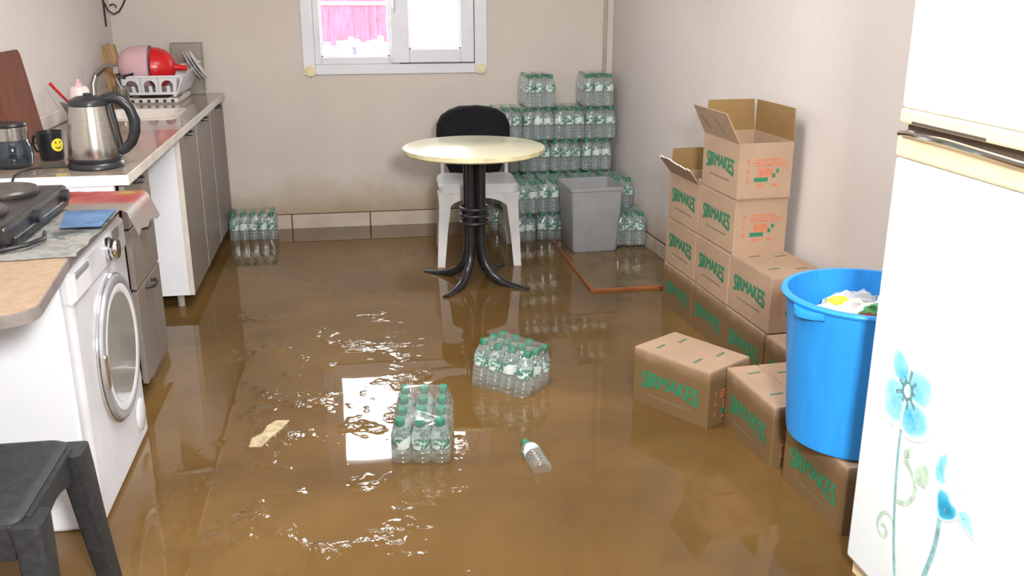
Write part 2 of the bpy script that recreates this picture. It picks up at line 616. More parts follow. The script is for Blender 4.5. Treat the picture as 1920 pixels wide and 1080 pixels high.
for i in range(8):
    MB().box((0.02 + 0.474 * i + 0.23, -0.007, 0.022), (0.467, 0.014, 0.104), 0.0025, seg=1).build('tile', 'tile', bb)

# conduit up the back wall near the corner
b = MB()
b.tube([(1.505, YB - 0.011, 0.10), (1.505, YB - 0.011, 1.4), (1.512, YB - 0.011, 2.49)], 0.011, 8)
o = b.build('conduit', 'pipe')
tag(o, 'thin grey conduit running up the back wall by the right corner', 'pipe')

# ------------------------------------------------------------------ window
wn = bpy.data.objects.new('window_1', None)
COL.objects.link(wn)
struct(wn, 'white plastic window with two sashes in the back wall')
y0 = YB - 0.014
b = MB()
FX0, FX1, FZ0, FZ1 = -0.294, 0.783, 0.915, 1.735
for x0, x1, z0, z1 in ((FX0, -0.225, FZ0, FZ1), (0.709, FX1, FZ0, FZ1), (-0.225, 0.709, FZ0, 0.972), (-0.225, 0.709, 1.680, FZ1), (0.232, 0.262, 0.972, 1.680)):
    b.box(((x0 + x1) / 2, y0 + 0.035, (z0 + z1) / 2), (x1 - x0, 0.075, z1 - z0), 0.004)
b.build('frame', 'pvc', wn)


def sash(x0, x1, z0, z1, gx0, gx1, gz0, gz1, y, name):
    b = MB()
    for a0, a1, c0, c1 in ((x0, gx0, z0, z1), (gx1, x1, z0, z1), (gx0, gx1, z0, gz0), (gx0, gx1, gz1, z1)):
        b.box(((a0 + a1) / 2, y + 0.02, (c0 + c1) / 2), (a1 - a0, 0.055, c1 - c0), 0.005)
    s = b.build('sash', 'pvc', wn)
    b = MB()
    for a0, a1, c0, c1 in ((gx0 - .002, gx0 + 0.008, gz0, gz1), (gx1 - 0.008, gx1 + .002, gz0, gz1), (gx0, gx1, gz0 - .002, gz0 + 0.008), (gx0, gx1, gz1 - 0.008, gz1 + .002)):
        b.box(((a0 + a1) / 2, y + 0.02, (c0 + c1) / 2), (a1 - a0, 0.02, c1 - c0))
    b.build('glazing_bead', 'white_panel', s, smooth=False)
    MB().box(((gx0 + gx1) / 2, y + 0.032, (gz0 + gz1) / 2), (gx1 - gx0, 0.005, gz1 - gz0)).build('pane', 'pane', s, smooth=False)
    return s


sash(-0.225, 0.232, 0.972, 1.680, -0.187, 0.206, 1.014, 1.64, y0 + 0.012, 'l')
s2 = sash(0.218, 0.703, 0.979, 1.676, 0.322, 0.624, 1.056, 1.60, y0 - 0.014, 'r')
b = MB()
for x0, x1, z0, z1 in ((0.7028, 0.7092, 0.974, 1.68), (0.262, 0.709, 0.9715, 0.979)):
    b.box(((x0 + x1) / 2, y0 + 0.012, (z0 + z1) / 2), (x1 - x0, 0.02, z1 - z0))
b.build('gasket', 'pvc_dark', wn, smooth=False)
b = MB()
b.box((0.240, y0 - 0.024, 1.292), (0.02, 0.02, 0.055), 0.005)
b.tube([(0.240, y0 - 0.03, 1.295), (0.240, y0 - 0.052, 1.295), (0.240, y0 - 0.055, 1.36), (0.240, y0 - 0.052, 1.41)], 0.009, 8)
b.build('window_handle', 'pvc', wn)
for cx, sd, sx in ((-0.255, 3, 0.045), (0.748, 8, 0.05)):
    b = crumple(0.030, sd, 0.35, 2, (1.15, 0.45, 1.05))
    b.build('foam_patch', 'foam', wn, (cx, y0 - 0.002, 0.938))

# outdoors, seen low through the panes
b = MB()
b.box((0.3, 12.4, 0.0), (24, 12.7, 0.1))
tag(b.build('yard_ground', 'yard', smooth=False), 'pale ground outside the window', 'ground', kind='structure')
fn = thing('sheet_fence', 'red sheet fence outside the left window pane', 'fence', (-0.75, 8.6, 0.05))
MB().box((0.55, 0.03, 0.40), (1.3, 0.03, 0.9)).build('low_wall', 'frosty', fn, smooth=False)
for i in range(22):
    hgt = 0.60 + 0.02 * random.random()
    zb = 0.85 + 0.12 * random.random()
    MB().box((0.025 + i * 0.0505, random.uniform(-0.01, 0.01), (zb + 1.31) / 2), (0.0515, 0.012, 1.31 - zb), 0.002, seg=1).build('slat', 'red_metal', fn)
MB().box((0.55, -0.02, 1.215), (1.12, 0.02, 0.028)).build('white_gap_strip', 'white_panel', fn, smooth=False)  # white strip drawn in place of the bright gap between upper and lower sheets

# ------------------------------------------------------------------ kitchen units along the left wall
HB = MB()
HB.tube([(0.0, -0.045, 0), (0.016, -0.045, 0), (0.026, -0.022, -0.004), (0.026, 0.022, -0.004), (0.016, 0.045, 0), (0.0, 0.045, 0)], 0.007, 6)
handle_me = HB.build('cabinet_handle', 'handle')
cab = thing('drawer_cabinet', 'grey oak drawer unit between the washer and the empty niche', 'cabinet', (-1.05, 3.44, FLOOR))
CX = -0.77 + 1.05
zf = -FLOOR
MB().box((-0.005, -0.181, 0.432 + zf), (0.50, 0.016, 0.712), 0.001).box((-0.005, 0.181, 0.432 + zf), (0.50, 0.016, 0.712), 0.001).box((-0.262, 0, 0.432 + zf), (0.012, 0.36, 0.71)).box((-0.005, 0, 0.082 + zf), (0.50, 0.35, 0.016)).build('carcass', 'white_panel', cab, smooth=False)
MB().box((0.247, -0.181, 0.432 + zf), (0.004, 0.016, 0.712)).box((0.247, 0.181, 0.432 + zf), (0.004, 0.016, 0.712)).build('edge_band', 'edge', cab, smooth=False)
b = MB()
for zz in (0.765, 0.742):
    for yy in (0.06, 0.16):
        b.lathe([(0.004, 0), (0.004, 0.002)], 8, Matrix.Translation((yy - 0.05, -0.1892, zz + zf)) @ Matrix.Rotation(PI / 2, 4, 'X'))
b.build('screw_hole', 'dark_gap', cab)
for z0, z1, hz in ((0.638, 0.786, 0.775), (0.424, 0.632, 0.612), (0.078, 0.418, 0.398)):
    d = MB().box((CX - 0.009, 0, (z0 + z1) / 2 + zf), (0.018, 0.384, z1 - z0 - 0.003), 0.0015).build('drawer', 'oak', cab)
    h = place('h', handle_me, d, (CX, -0.02, hz + zf))
for sx in (-0.2, 0.17):
    for sy in (-0.15, 0.15):
        MB().lathe([(0.022, 0), (0.022, 0.012), (0.014, 0.016), (0.014, 0.104)], 10).build('leg', 'leg_plastic', cab, (sx, sy, 0))
MB().box((0.235, 0.205, 0.05), (0.016, 0.30, 0.10), 0.001, Matrix.Rotation(0.12, 3, 'Y')).build('loose_plinth', 'oak', cab)

cab2 = thing('base_cabinet', 'grey oak three-door base unit with white end panel against the back wall', 'cabinet', (-1.05, 5.022, FLOOR))
L2 = 1.475
MB().box((-0.005, -L2 / 2 + 0.009, 0.43 + zf), (0.53, 0.018, 0.716), 0.001).build('end_panel', 'white_panel', cab2, smooth=False)
MB().box((0.262, -L2 / 2 + 0.009, 0.43 + zf), (0.005, 0.0185, 0.716)).build('edge_band', 'edge', cab2, smooth=False)
MB().box((-0.262, 0.01, 0.43 + zf), (0.012, L2 - 0.02, 0.70)).box((-0.005, 0.01, 0.082 + zf), (0.50, L2 - 0.04, 0.016)).box((-0.005, L2 / 2 - 0.009, 0.43 + zf), (0.52, 0.018, 0.716)).build('carcass', 'white_panel', cab2, smooth=False)
for i, (ya, yb, hy) in enumerate(((4.2865, 4.757, 4.49), (4.763, 5.233, 4.97), (5.239, 5.758, 5.48))):
    d = MB().box((CX - 0.006, (ya + yb) / 2 - 5.022, 0.43 + zf), (0.018, yb - ya - 0.003, 0.714), 0.0015).build('door', 'oak', cab2)
    MB().box((CX - 0.006, ya - 5.022 - 0.0005, 0.43 + zf), (0.0182, 0.0025, 0.714)).build('edge_band', 'edge', d, smooth=False)
    place('h', handle_me, d, (CX + 0.003, hy - 5.022, 0.778 + zf))
for sx in (-0.2, 0.205):
    for sy in (-0.66, 0.0, 0.66):
        MB().lathe([(0.024, 0), (0.024, 0.012), (0.016, 0.018), (0.016, 0.102)], 10).build('leg', 'leg_plastic', cab2, (sx, sy, 0))
bpy.data.objects.remove(handle_me)

wt = thing('worktop', 'brown beige laminate kitchen worktop along the left wall', 'worktop', (-1.04, 4.51, 0.79))
ya, yb, xa, xb = 3.25 - 4.51, 5.775 - 4.51, XL + 0.002 + 1.04, -0.757 + 1.04
sx0, sx1, sy0, sy1 = -1.21 + 1.04, -0.862 + 1.04, 4.655 - 4.51, 5.02 - 4.51
b = MB()
for p0, p1, q0, q1 in ((xa, xb, ya, sy0), (xa, xb, sy1, yb), (xa, sx0, sy0, sy1), (sx1, xb, sy0, sy1)):
    b.box(((p0 + p1) / 2, (q0 + q1) / 2, 0.016), (p1 - p0, q1 - q0, 0.032))
bmesh.ops.remove_doubles(b.bm, verts=b.bm.verts[:], dist=1e-5)
b.build('slab', 'worktop', wt, smooth=False)
MB().box((xb + 0.002, (ya + yb) / 2, 0.0155), (0.005, yb - ya, 0.034), 0.001).build('front_edge', 'edge', wt)
MB().box(((xa + xb) / 2, ya - 0.002, 0.0155), (xb - xa + 0.008, 0.005, 0.034), 0.001).build('end_edge', 'white_panel', wt)
MB().box((xa + 0.008, (ya + yb) / 2, 0.064), (0.016, yb - ya, 0.062), 0.005).build('upstand', 'edge', wt)
o = thing('sink', 'pale inset kitchen sink let into the worktop', 'sink', (-1.036, 4.8375, 0.822))
w_, l_ = 0.348 / 2, 0.365 / 2
rings = []
for r_, z_, cr in ((0.022, -0.0005, 0.05), (0.022, 0.004, 0.05), (0.0, 0.004, 0.05), (-0.006, -0.004, 0.05), (-0.012, -0.13, 0.05), (-0.04, -0.15, 0.04)):
    rings.append([(p[0], p[1], z_) for p in rrect(-w_ - r_, -l_ - r_, w_ + r_, l_ + r_, cr)])
b = MB()
b.loft(rings, cap=False)
b.bm.faces.new([v for v in b.bm.verts][-len(rings[0]):])
b.build('basin', 'sink', o)
MB().lathe([(0.0, 0), (0.028, 0), (0.03, 0.003), (0.02, 0.004), (0.0, 0.003)], 14).build('drain', 'steel', o, (0, 0, -0.149))

fc = thing('faucet', 'chrome swan-neck kitchen faucet behind the sink', 'faucet', (-1.292, 5.08, 0.822))
MB().lathe([(0.026, 0), (0.026, 0.012), (0.018, 0.018), (0.018, 0.06), (0.012, 0.07)], 14).build('base', 'chrome', fc)
pts = [(0, 0, 0.05), (0.0, 0.005, 0.12), (0.012, 0.03, 0.165)] + [(0.02 + 0.10 * t, 0.03 - 0.04 * t, 0.165 + 0.05 * math.sin(t * PI * 0.75)) for t in (0.25, 0.5, 0.75, 1.0)]
MB().tube(pts, 0.0135, 10).build('spout', 'steel', fc)
MB().lathe([(0.013, 0), (0.013, 0.03)], 10).build('nozzle', 'chrome', fc, (0.12, -0.01, 0.178))
MB().tube([(0, 0, 0.06), (-0.004, -0.05, 0.075)], 0.006, 8).build('lever', 'chrome', fc)

# electric kettle
kt = thing('kettle', 'stainless steel electric kettle with black handle on the worktop corner', 'kettle', (-0.892, 3.425, 0.8225), 0.10)
MB().lathe([(0.088, 0), (0.092, 0.004), (0.090, 0.016), (0.084, 0.022), (0.0, 0.022)], 32).build('power_base', 'black', kt)
MB().lathe([(0.083, 0.0235), (0.086, 0.030), (0.083, 0.075), (0.077, 0.13), (0.068, 0.19), (0.063, 0.215), (0.060, 0.215), (0.05, 0.20)], 40).build('body', 'steel', kt)
MB().lathe([(0.085, 0.0225), (0.0875, 0.026), (0.0875, 0.034), (0.085, 0.037)], 32, cap=False).build('bottom_ring', 'black', kt)
MB().lathe([(0.0645, 0.208), (0.065, 0.216), (0.060, 0.228), (0.04, 0.238), (0.014, 0.241), (0.014, 0.248), (0.0, 0.25)], 32).build('lid', 'black', kt)
b = MB()
b.loft([[(-0.055, -0.022, 0.17), (-0.055, 0.022, 0.17), (-0.062, 0.0, 0.165)], [(-0.058, -0.026, 0.215), (-0.058, 0.026, 0.215), (-0.090, 0.0, 0.222)]])
b.build('spout', 'steel', kt)
hp = [(0.045, 0, 0.225), (0.075, 0, 0.232), (0.105, 0, 0.222), (0.128, 0, 0.195), (0.139, 0, 0.155), (0.136, 0, 0.115), (0.122, 0, 0.080), (0.100, 0, 0.058), (0.078, 0, 0.048)]
MB().tube(hp, [0.014, 0.015, 0.0155, 0.016, 0.016, 0.0155, 0.0145, 0.0135, 0.013], 12, flat=1.2).build('handle', 'black', kt)
MB().tube([(0.058, 0, 0.21), (0.068, 0, 0.14), (0.079, 0, 0.05)], 0.012, 8, flat=1.5).build('handle_strip', 'black', kt)
MB().tube([(-0.086, -0.02, 0.008), (-0.15, -0.03, 0.01), (-0.19, -0.06, 0.012), (-0.215, -0.11, 0.012), (-0.225, -0.17, 0.008), (-0.228, -0.184, -0.004), (-0.229, -0.19, -0.05)], 0.0042, 8).build('cord', 'black', kt)

# mug, jar, boards, brush, soap
mg = thing('mug', 'black mug with a yellow smiling face beside the kettle', 'mug', (-1.083, 3.60, 0.8225), 0.0)
MB().lathe([(0.0, 0), (0.036, 0), (0.04, 0.006), (0.045, 0.10), (0.042, 0.10), (0.037, 0.012), (0.0, 0.01)], 24).build('body', 'black', mg)
MB().tube([(-0.035, 0.02, 0.082), (-0.065, 0.035, 0.078), (-0.072, 0.04, 0.05), (-0.06, 0.032, 0.026), (-0.034, 0.018, 0.022)], 0.006, 8).build('handle', 'black', mg)


def on_cyl(ang, rad, pts):
    return [(rad * math.cos(ang + u / rad), rad * math.sin(ang + u / rad), z) for u, z in pts]


fa = math.radians(-42)
b = MB()
rg = [on_cyl(fa, 0.0443, [(rr * math.cos(t * PI / 12), 0.055 + rr * math.sin(t * PI / 12)) for t in range(24)]) for rr in (0.001, 0.012, 0.023)]
b.loft(rg, cap=False)
face = b.build('smiling_face', 'yellow', mg)
b = MB()
for u, z in ((-0.008, 0.064), (0.008, 0.064)):
    p = on_cyl(fa, 0.0450, [(u - 0.002, z - 0.004), (u + 0.002, z - 0.004), (u + 0.002, z + 0.004), (u - 0.002, z + 0.004)])
    b.faces(p, [(0, 1, 2, 3)])
sm = [on_cyl(fa, 0.0450, [(0.013 * math.cos(a), 0.055 + q * math.sin(a)) for a in [PI + PI * i / 8 for i in range(9)]]) for q in (0.009, 0.013)]
b.loft(sm, cap=False, closed=False)
b.build('face_marks', 'black', face)

jr = thing('glass_jar', 'dark glass jar with a steel collar at the worktop end', 'jar', (-1.168, 3.46, 0.8225))
MB().lathe([(0.0, 0.001), (0.05, 0.001), (0.062, 0.012), (0.066, 0.04), (0.062, 0.075), (0.054, 0.095), (0.051, 0.095), (0.058, 0.07), (0.062, 0.04), (0.058, 0.016), (0.0, 0.008)], 28).build('body', 'jar_glass', jr)
MB().lathe([(0.053, 0.093), (0.0565, 0.095), (0.0565, 0.136), (0.053, 0.140), (0.049, 0.140), (0.049, 0.1)], 28, cap=False).build('collar', 'steel', jr)
MB().lathe([(0.0, 0.138), (0.055, 0.138), (0.057, 0.143), (0.054, 0.150), (0.0, 0.153)], 28).build('lid', 'black', jr)

cb = thing('cutting_board', 'red brown wooden cutting board leaning on the left wall', 'board', (-1.262, 3.945, 0.824))
cb.rotation_euler = (0, math.radians(-8.5), 0)
rr_ = rrect(-0.19, 0.0, 0.165, 0.355, 0.03)
MB().prism(rr_, -0.011, 0.011, Matrix(((0, 0, 1, 0), (1, 0, 0, 0), (0, 1, 0, 0), (0, 0, 0, 1)))).build('panel', 'cutting', cb)

sq = thing('dish_brush', 'thin red dish brush leaning on the wall behind the kettle', 'brush', (-1.235, 4.62, 0.824))
MB().tube([(0, 0, 0.012), (-0.02, -0.03, 0.06), (-0.062, -0.15, 0.165), (-0.068, -0.175, 0.185)], [0.006, 0.006, 0.007, 0.008], 8).build('handle', 'red', sq)
MB().lathe([(0.016, 0), (0.024, 0.008), (0.024, 0.03), (0.012, 0.04)], 12).build('head', 'pink', sq)

sp = thing('soap_bottle', 'pale pink dish soap bottle standing behind the kettle', 'bottle', (-1.205, 4.50, 0.8225))
MB().lathe([(0.0, 0), (0.040, 0), (0.043, 0.006), (0.043, 0.150), (0.034, 0.168), (0.014, 0.174), (0.014, 0.178)], 20).build('body', 'soap', sp)
MB().lathe([(0.015, 0.172), (0.015, 0.184), (0.008, 0.188), (0.006, 0.200), (0.0, 0.202)], 14).build('cap', 'pink', sp)

pk = thing('wooden_plank', 'rough wooden plank leaning in the back left corner', 'plank', (-1.262, 5.50, 0.826))
pk.rotation_euler = (math.radians(-3), math.radians(-10), 0)
b = MB()
b.prism([(-0.05, 0), (0.052, 0), (0.047, 0.285), (0.03, 0.277), (0.016, 0.295), (-0.012, 0.283), (-0.026, 0.30), (-0.046, 0.281)], -0.012, 0.012, Matrix(((1, 0, 0, 0), (0, 0, 1, 0), (0, 1, 0, 0), (0, 0, 0, 1))))
b.build('board', 'plank', pk, smooth=False)

# dish rack with things in it
rk = thing('dish_rack', 'white plastic dish rack with arched slots at the far end of the worktop', 'rack', (-1.07, 5.455, 0.862))
b = MB()
# front wall leaning outwards, with three round-headed openings and a tongue standing in each
def fp_(x, z, d=0.0):
    return (x * (1 + 0.9 * z), -0.125 - 0.22 * z + d, z)


for cx in (-0.085, 0.0, 0.085):
    ww, r_, z0, zc, zt_ = 0.0445, 0.028, 0.014, 0.046, 0.094
    for d0 in (0,):
        arcp = [(cx - r_ * math.cos(PI * i / 10), zc + 0.030 * math.sin(PI * i / 10)) for i in range(11)]
        out = [(cx - ww, zc), (cx - ww, 0.07), (cx - ww, zt_)] + [(cx - ww + 2 * ww * i / 6, zt_) for i in range(1, 6)] + [(cx + ww, zt_), (cx + ww, 0.07), (cx + ww, zc)]
        loops = []
        for d in (0.0, 0.006):
            loops.append([fp_(x, z, d) for x, z in out])
            loops.append([fp_(x, z, d) for x, z in arcp])
        b.loft([loops[0], loops[1], loops[3], loops[2]], cap=False, closed=False)
    for x0, x1 in ((cx - ww, cx - r_), (cx + r_, cx + ww)):
        b.loft([[fp_(x0, z0), fp_(x1, z0), fp_(x1, z0, 0.006), fp_(x0, z0, 0.006)], [fp_(x0, zc), fp_(x1, zc), fp_(x1, zc, 0.006), fp_(x0, zc, 0.006)]])
b.loft([[fp_(-0.1295, 0.0), fp_(0.1295, 0.0), fp_(0.1295, 0.0, 0.006), fp_(-0.1295, 0.0, 0.006)], [fp_(-0.1295, 0.0145), fp_(0.1295, 0.0145), fp_(0.1295, 0.0145, 0.006), fp_(-0.1295, 0.0145, 0.006)]])
b.build('front_wall', 'white_plastic', rk, smooth=False)
for cx in (-0.080, 0.003, 0.091):
    b = MB()
    b.loft([[fp_(cx - 0.009, 0.012, -0.002), fp_(cx + 0.009, 0.012, -0.002), fp_(cx + 0.009, 0.012, 0.004), fp_(cx - 0.009, 0.012, 0.004)], [fp_(cx - 0.008, 0.046, -0.002), fp_(cx + 0.008, 0.046, -0.002), fp_(cx + 0.008, 0.046, 0.004), fp_(cx - 0.008, 0.046, 0.004)]])
    b.build('tongue', 'white_plastic', rk, smooth=False)
MB().tube([fp_(-0.140, 0.095, 0.003), fp_(0.150, 0.095, 0.003)], 0.006, 8).build('front_rim', 'white_plastic', rk)
b = MB()
b.loft([[(-0.135, -0.125, 0.0), (0.135, -0.125, 0.0), (0.15, 0.20, 0.0), (-0.14, 0.20, 0.0)], [(-0.135, -0.125, 0.006), (0.135, -0.125, 0.006), (0.15, 0.20, 0.006), (-0.14, 0.20, 0.006)]])
b.build('floor_tray', 'white_plastic', rk, smooth=False)
b = MB()
b.loft([[(0.13, -0.13, 0.004), (0.15, 0.2, 0.004), (0.155, 0.2, 0.004), (0.137, -0.13, 0.004)], [(0.165, -0.145, 0.090), (0.215, 0.22, 0.150), (0.222, 0.22, 0.150), (0.172, -0.145, 0.090)]])
b.build('flared_side', 'white_plastic', rk, smooth=False)
b = MB()
b.loft([[(-0.134, -0.13, 0.004), (-0.14, 0.2, 0.004), (-0.147, 0.2, 0.004), (-0.141, -0.13, 0.004)], [(-0.155, -0.145, 0.090), (-0.17, 0.22, 0.09), (-0.177, 0.22, 0.09), (-0.162, -0.145, 0.090)]])
b.loft([[(-0.147, 0.2, 0.004), (0.155, 0.2, 0.004), (0.155, 0.206, 0.004), (-0.147, 0.206, 0.004)], [(-0.177, 0.22, 0.09), (0.222, 0.22, 0.15), (0.222, 0.226, 0.15), (-0.177, 0.226, 0.09)]])
b.build('far_sides', 'white_plastic', rk, smooth=False)
for sx in (-0.12, 0.12):
    for sy in (-0.11, 0.17):
        MB().box((sx, sy, -0.0055), (0.016, 0.016, 0.011)).build('foot', 'white_plastic', rk, smooth=False)
dt = thing('drip_tray', 'pale ribbed drip tray under the white dish rack', 'tray', (-1.07, 5.44, 0.8225))
b = MB()
b.box((0, 0, 0.004), (0.31, 0.36, 0.008), 0.002)
for q in (-1, 1):
    b.box((q * 0.152, 0, 0.015), (0.006, 0.36, 0.028), 0.002)
    b.box((0, q * 0.177, 0.015), (0.31, 0.006, 0.028), 0.002)
b.build('tray_body', 'sink', dt)
for i in range(7):
    MB().box((-0.12 + 0.04 * i, -0.1805, 0.015), (0.016, 0.002, 0.014)).build('slot', 'handle', dt, smooth=False)
for i in range(2):
    MB().box((-0.10 + 0.2 * i, 0.0, 0.0175), (0.012, 0.28, 0.019)).build('rib', 'sink', dt, smooth=False)
RYX = Matrix.Rotation(PI / 2, 4, 'Y')
bw = thing('pink_bowl', 'big pale pink plastic bowl lying on its side in the rack', 'bowl', (-1.075, 5.445, 0.998))
bp = [(0.0, -0.165), (0.045, -0.163), (0.08, -0.145), (0.103, -0.105), (0.112, -0.05), (0.116, 0.0), (0.112, 0.0), (0.107, -0.05), (0.098, -0.10), (0.075, -0.138), (0.0, -0.156)]
MB().lathe(bp, 36, RYX).build('shell', 'pink', bw)
bw = thing('red_bowl', 'red plastic bowl facing the pink one in the rack', 'bowl', (-1.062, 5.445, 0.996))
rp = [(0.0, 0.11), (0.03, 0.108), (0.065, 0.095), (0.09, 0.065), (0.102, 0.03), (0.106, 0.0), (0.102, 0.0), (0.096, 0.03), (0.084, 0.06), (0.06, 0.087), (0.0, 0.10)]
MB().lathe(rp, 36, RYX).build('shell', 'red', bw)
MB().tube([(0.10, 0, 0.0), (0.15, 0, -0.006), (0.17, 0, -0.004)], [0.022, 0.014, 0.016], 12).build('handle', 'red', bw)
for i in range(3):
    pt = thing('plate', ('white plate standing outermost at the right of the rack', 'white plate leaning just left of the outermost plate', 'white plate standing innermost of the three in the rack')[2 - i], 'plate', (-0.900 + 0.016 * i, 5.600, 0.985 + 0.004 * i), 0, 'plates in the dish rack')
    pt.rotation_euler = (0, math.radians(60), math.radians(6))
    MB().lathe([(0.0, 0.0), (0.045, 0.0), (0.062, 0.006), (0.086, 0.012), (0.086, 0.015), (0.06, 0.010), (0.044, 0.004), (0.0, 0.004)], 28).build('dish', 'ceramic', pt)
tr = thing('storage_tray', 'clear grey plastic tray upright against the back wall behind the red bowl', 'tray', (-0.93, 5.705, 0.8225))
tr.rotation_euler = (math.radians(-6), 0, 0)
MB().prism(rrect(-0.085, 0.0, 0.085, 0.285, 0.02), -0.012, 0.012, Matrix(((1, 0, 0, 0), (0, 0, 1, 0), (0, 1, 0, 0), (0, 0, 0, 1)))).build('body', 'clear_tray', tr)
MB().tube([(-0.083, -0.008, 0.02), (-0.083, -0.008, 0.283), (0.083, -0.008, 0.283), (0.083, -0.008, 0.02)], 0.007, 8).build('rim', 'clear_tray', tr)
sc = thing('steel_cup', 'small shiny steel cup in front of the rack corner', 'cup', (-1.185, 5.20, 0.8225))
MB().lathe([(0.0, 0), (0.031, 0), (0.034, 0.004), (0.036, 0.098), (0.033, 0.098), (0.031, 0.008), (0.0, 0.006)], 24).build('body', 'steel', sc)
pn = thing('frying_pan', 'small dark pan resting in the left of the rack', 'pan', (-1.19, 5.345, 0.962))
pn.rotation_euler = (0.1, -0.12, 0)
MB().lathe([(0.0, -0.014), (0.034, -0.014), (0.048, 0.012), (0.044, 0.013), (0.032, -0.010), (0.0, -0.010)], 24).build('body', 'black', pn)
MB().tube([(0.0, -0.045, 0.008), (0.0, -0.10, 0.012), (0.0, -0.15, 0.016)], 0.007, 8).build('handle', 'black', pn)

# scroll bracket high on the left wall
bk = thing('shelf_bracket', 'black wrought iron scroll bracket on the wall above the rack', 'bracket', (XL, 5.65, 1.20))
MB().box((0.004, 0, 0.26), (0.008, 0.016, 0.52), 0.002).build('wall_bar', 'wrought', bk)
MB().box((0.16, 0, 0.515), (0.32, 0.016, 0.010), 0.002).build('top_bar', 'wrought', bk)
pts = []
for i in range(22):
    a = PI * 0.2 + i / 21 * 2 * PI * 0.98
    r = 0.012 + 0.026 * i / 21
    pts.append((0.048 + r * math.cos(-a + 2.2), 0, 0.085 + r * math.sin(-a + 2.2)))
MB().tube([(0.05 + 0.018 * math.cos(a), 0, 0.098 + 0.018 * math.sin(a)) for a in [2.6 - 2.6 * i / 8 for i in range(9)]], 0.0042, 6).build('curl', 'wrought', bk)
pts = [(0.008, 0, 0.125), (0.022, 0, 0.085), (0.050, 0, 0.064), (0.080, 0, 0.078), (0.105, 0, 0.115), (0.15, 0, 0.20), (0.21, 0, 0.33), (0.26, 0, 0.45), (0.275, 0, 0.512)]
MB().tube(pts, 0.0048, 6).build('scroll', 'wrought', bk)

# ------------------------------------------------------------------ washing machine and what lies on it
wm = thing('washing_machine', 'white front-loading washing machine standing in the water', 'washing machine', (-1.03, 2.725, FLOOR))
wx = 0.293
MB().box((-0.012, 0, 0.41), (0.565, 0.606, 0.76), 0.010).box((-0.012, 0, 0.779), (0.575, 0.61, 0.024), 0.006).build('body', 'washer', wm)
b = MB()
b.box((wx - 0.014, 0, 0.385), (0.030, 0.600, 0.70), 0.012)
b.build('front_panel', 'washer_front', wm)
cp = MB().box((wx - 0.012, 0, 0.706 + 0.01), (0.036, 0.604, 0.10), 0.012).build('control_panel', 'washer_front', wm)
MB().box((wx + 0.007, -0.212, 0.715), (0.010, 0.155, 0.075), 0.006).build('detergent_drawer', 'white_plastic', cp)
MB().box((wx + 0.0095, -0.212, 0.742), (0.008, 0.13, 0.018), 0.003).build('drawer_grip', 'washer_grey', cp)
ry = Matrix.Rotation(PI / 2, 4, 'Y')
MB().lathe([(0.034, 0), (0.034, 0.012), (0.030, 0.016), (0.030, 0.030), (0.027, 0.034), (0.0, 0.034)], 24, ry).build('programme_knob', 'chrome', cp, (wx + 0.004, 0.072, 0.722))
MB().box((wx + 0.006, 0.175, 0.738), (0.004, 0.085, 0.035), 0.001).build('display', 'washer_grey', cp)
for i in range(3):
    MB().lathe([(0.006, 0), (0.006, 0.005), (0.0, 0.006)], 10, ry).build('button', 'washer_grey', cp, (wx + 0.005, 0.145 + 0.03 * i, 0.700))
dr = MB().lathe([(0.160, -0.006), (0.212, -0.006), (0.219, 0.002), (0.219, 0.008), (0.212, 0.018), (0.198, 0.022), (0.188, 0.020), (0.180, 0.014)], 56, ry).build('door', 'washer_grey', wm, (wx, 0.052, 0.428))
MB().lathe([(0.2185, 0.001), (0.2225, 0.003), (0.2225, 0.008), (0.2185, 0.011)], 56, ry, cap=False).build('chrome_ring', 'chrome', dr)
MB().lathe([(0.190, 0.0195), (0.176, 0.0215), (0.162, 0.017)], 48, ry, cap=False).build('inner_rim', 'white_plastic', dr)
MB().lathe([(0.163, 0.018), (0.150, 0.012), (0.140, 0.0), (0.11, -0.03), (0.06, -0.05), (0.0, -0.055)], 48, ry).build('glass_bowl', 'door_glass', dr)
MB().box((0.020, -0.200, 0.0), (0.014, 0.020, 0.10), 0.006).build('door_handle', 'chrome', dr)
MB().lathe([(0.052, 0), (0.054, 0.005), (0.048, 0.009), (0.0, 0.010)], 24, ry).build('filter_cover', 'white_plastic', wm, (wx - 0.002, 0.222, 0.13))
MB().box((wx - 0.024, 0, 0.052), (0.022, 0.56, 0.06), 0.004).build('kick_strip', 'washer_front', wm)
for sx in (-0.24, 0.21):
    for sy in (-0.25, 0.25):
        MB().lathe([(0.022, 0), (0.022, 0.010), (0.012, 0.014), (0.012, 0.034)], 10).build('foot', 'black', wm, (sx, sy, 0))

ZT = FLOOR + 0.792
b = MB()


def board_outline(ins):
    p = [(-0.668 - ins - 0.07 + 0.07 * math.sin(a), 1.925 + ins + 0.07 - 0.07 * math.cos(a)) for a in [PI / 2 * i / 7 for i in range(8)]]
    return [(-1.29 + ins, 1.925 + ins)] + p + [(-0.712 - ins, 2.42), (-0.722 - ins, 2.95 - ins), (-1.29 + ins, 2.95 - ins)]


b.prism(board_outline(0), 0, 0.026)
board = b.build('tabletop_board', 'chip_edge')
board.location = (0, 0, ZT)
tag(board, 'brown rounded chipboard tabletop overhanging the near side of the washer', 'board')
b = MB()
b.prism(board_outline(0.003), 0, 0.0012)
b.build('veneer', 'chipboard', board, (0, 0, 0.026))
ZP = ZT + 0.0275


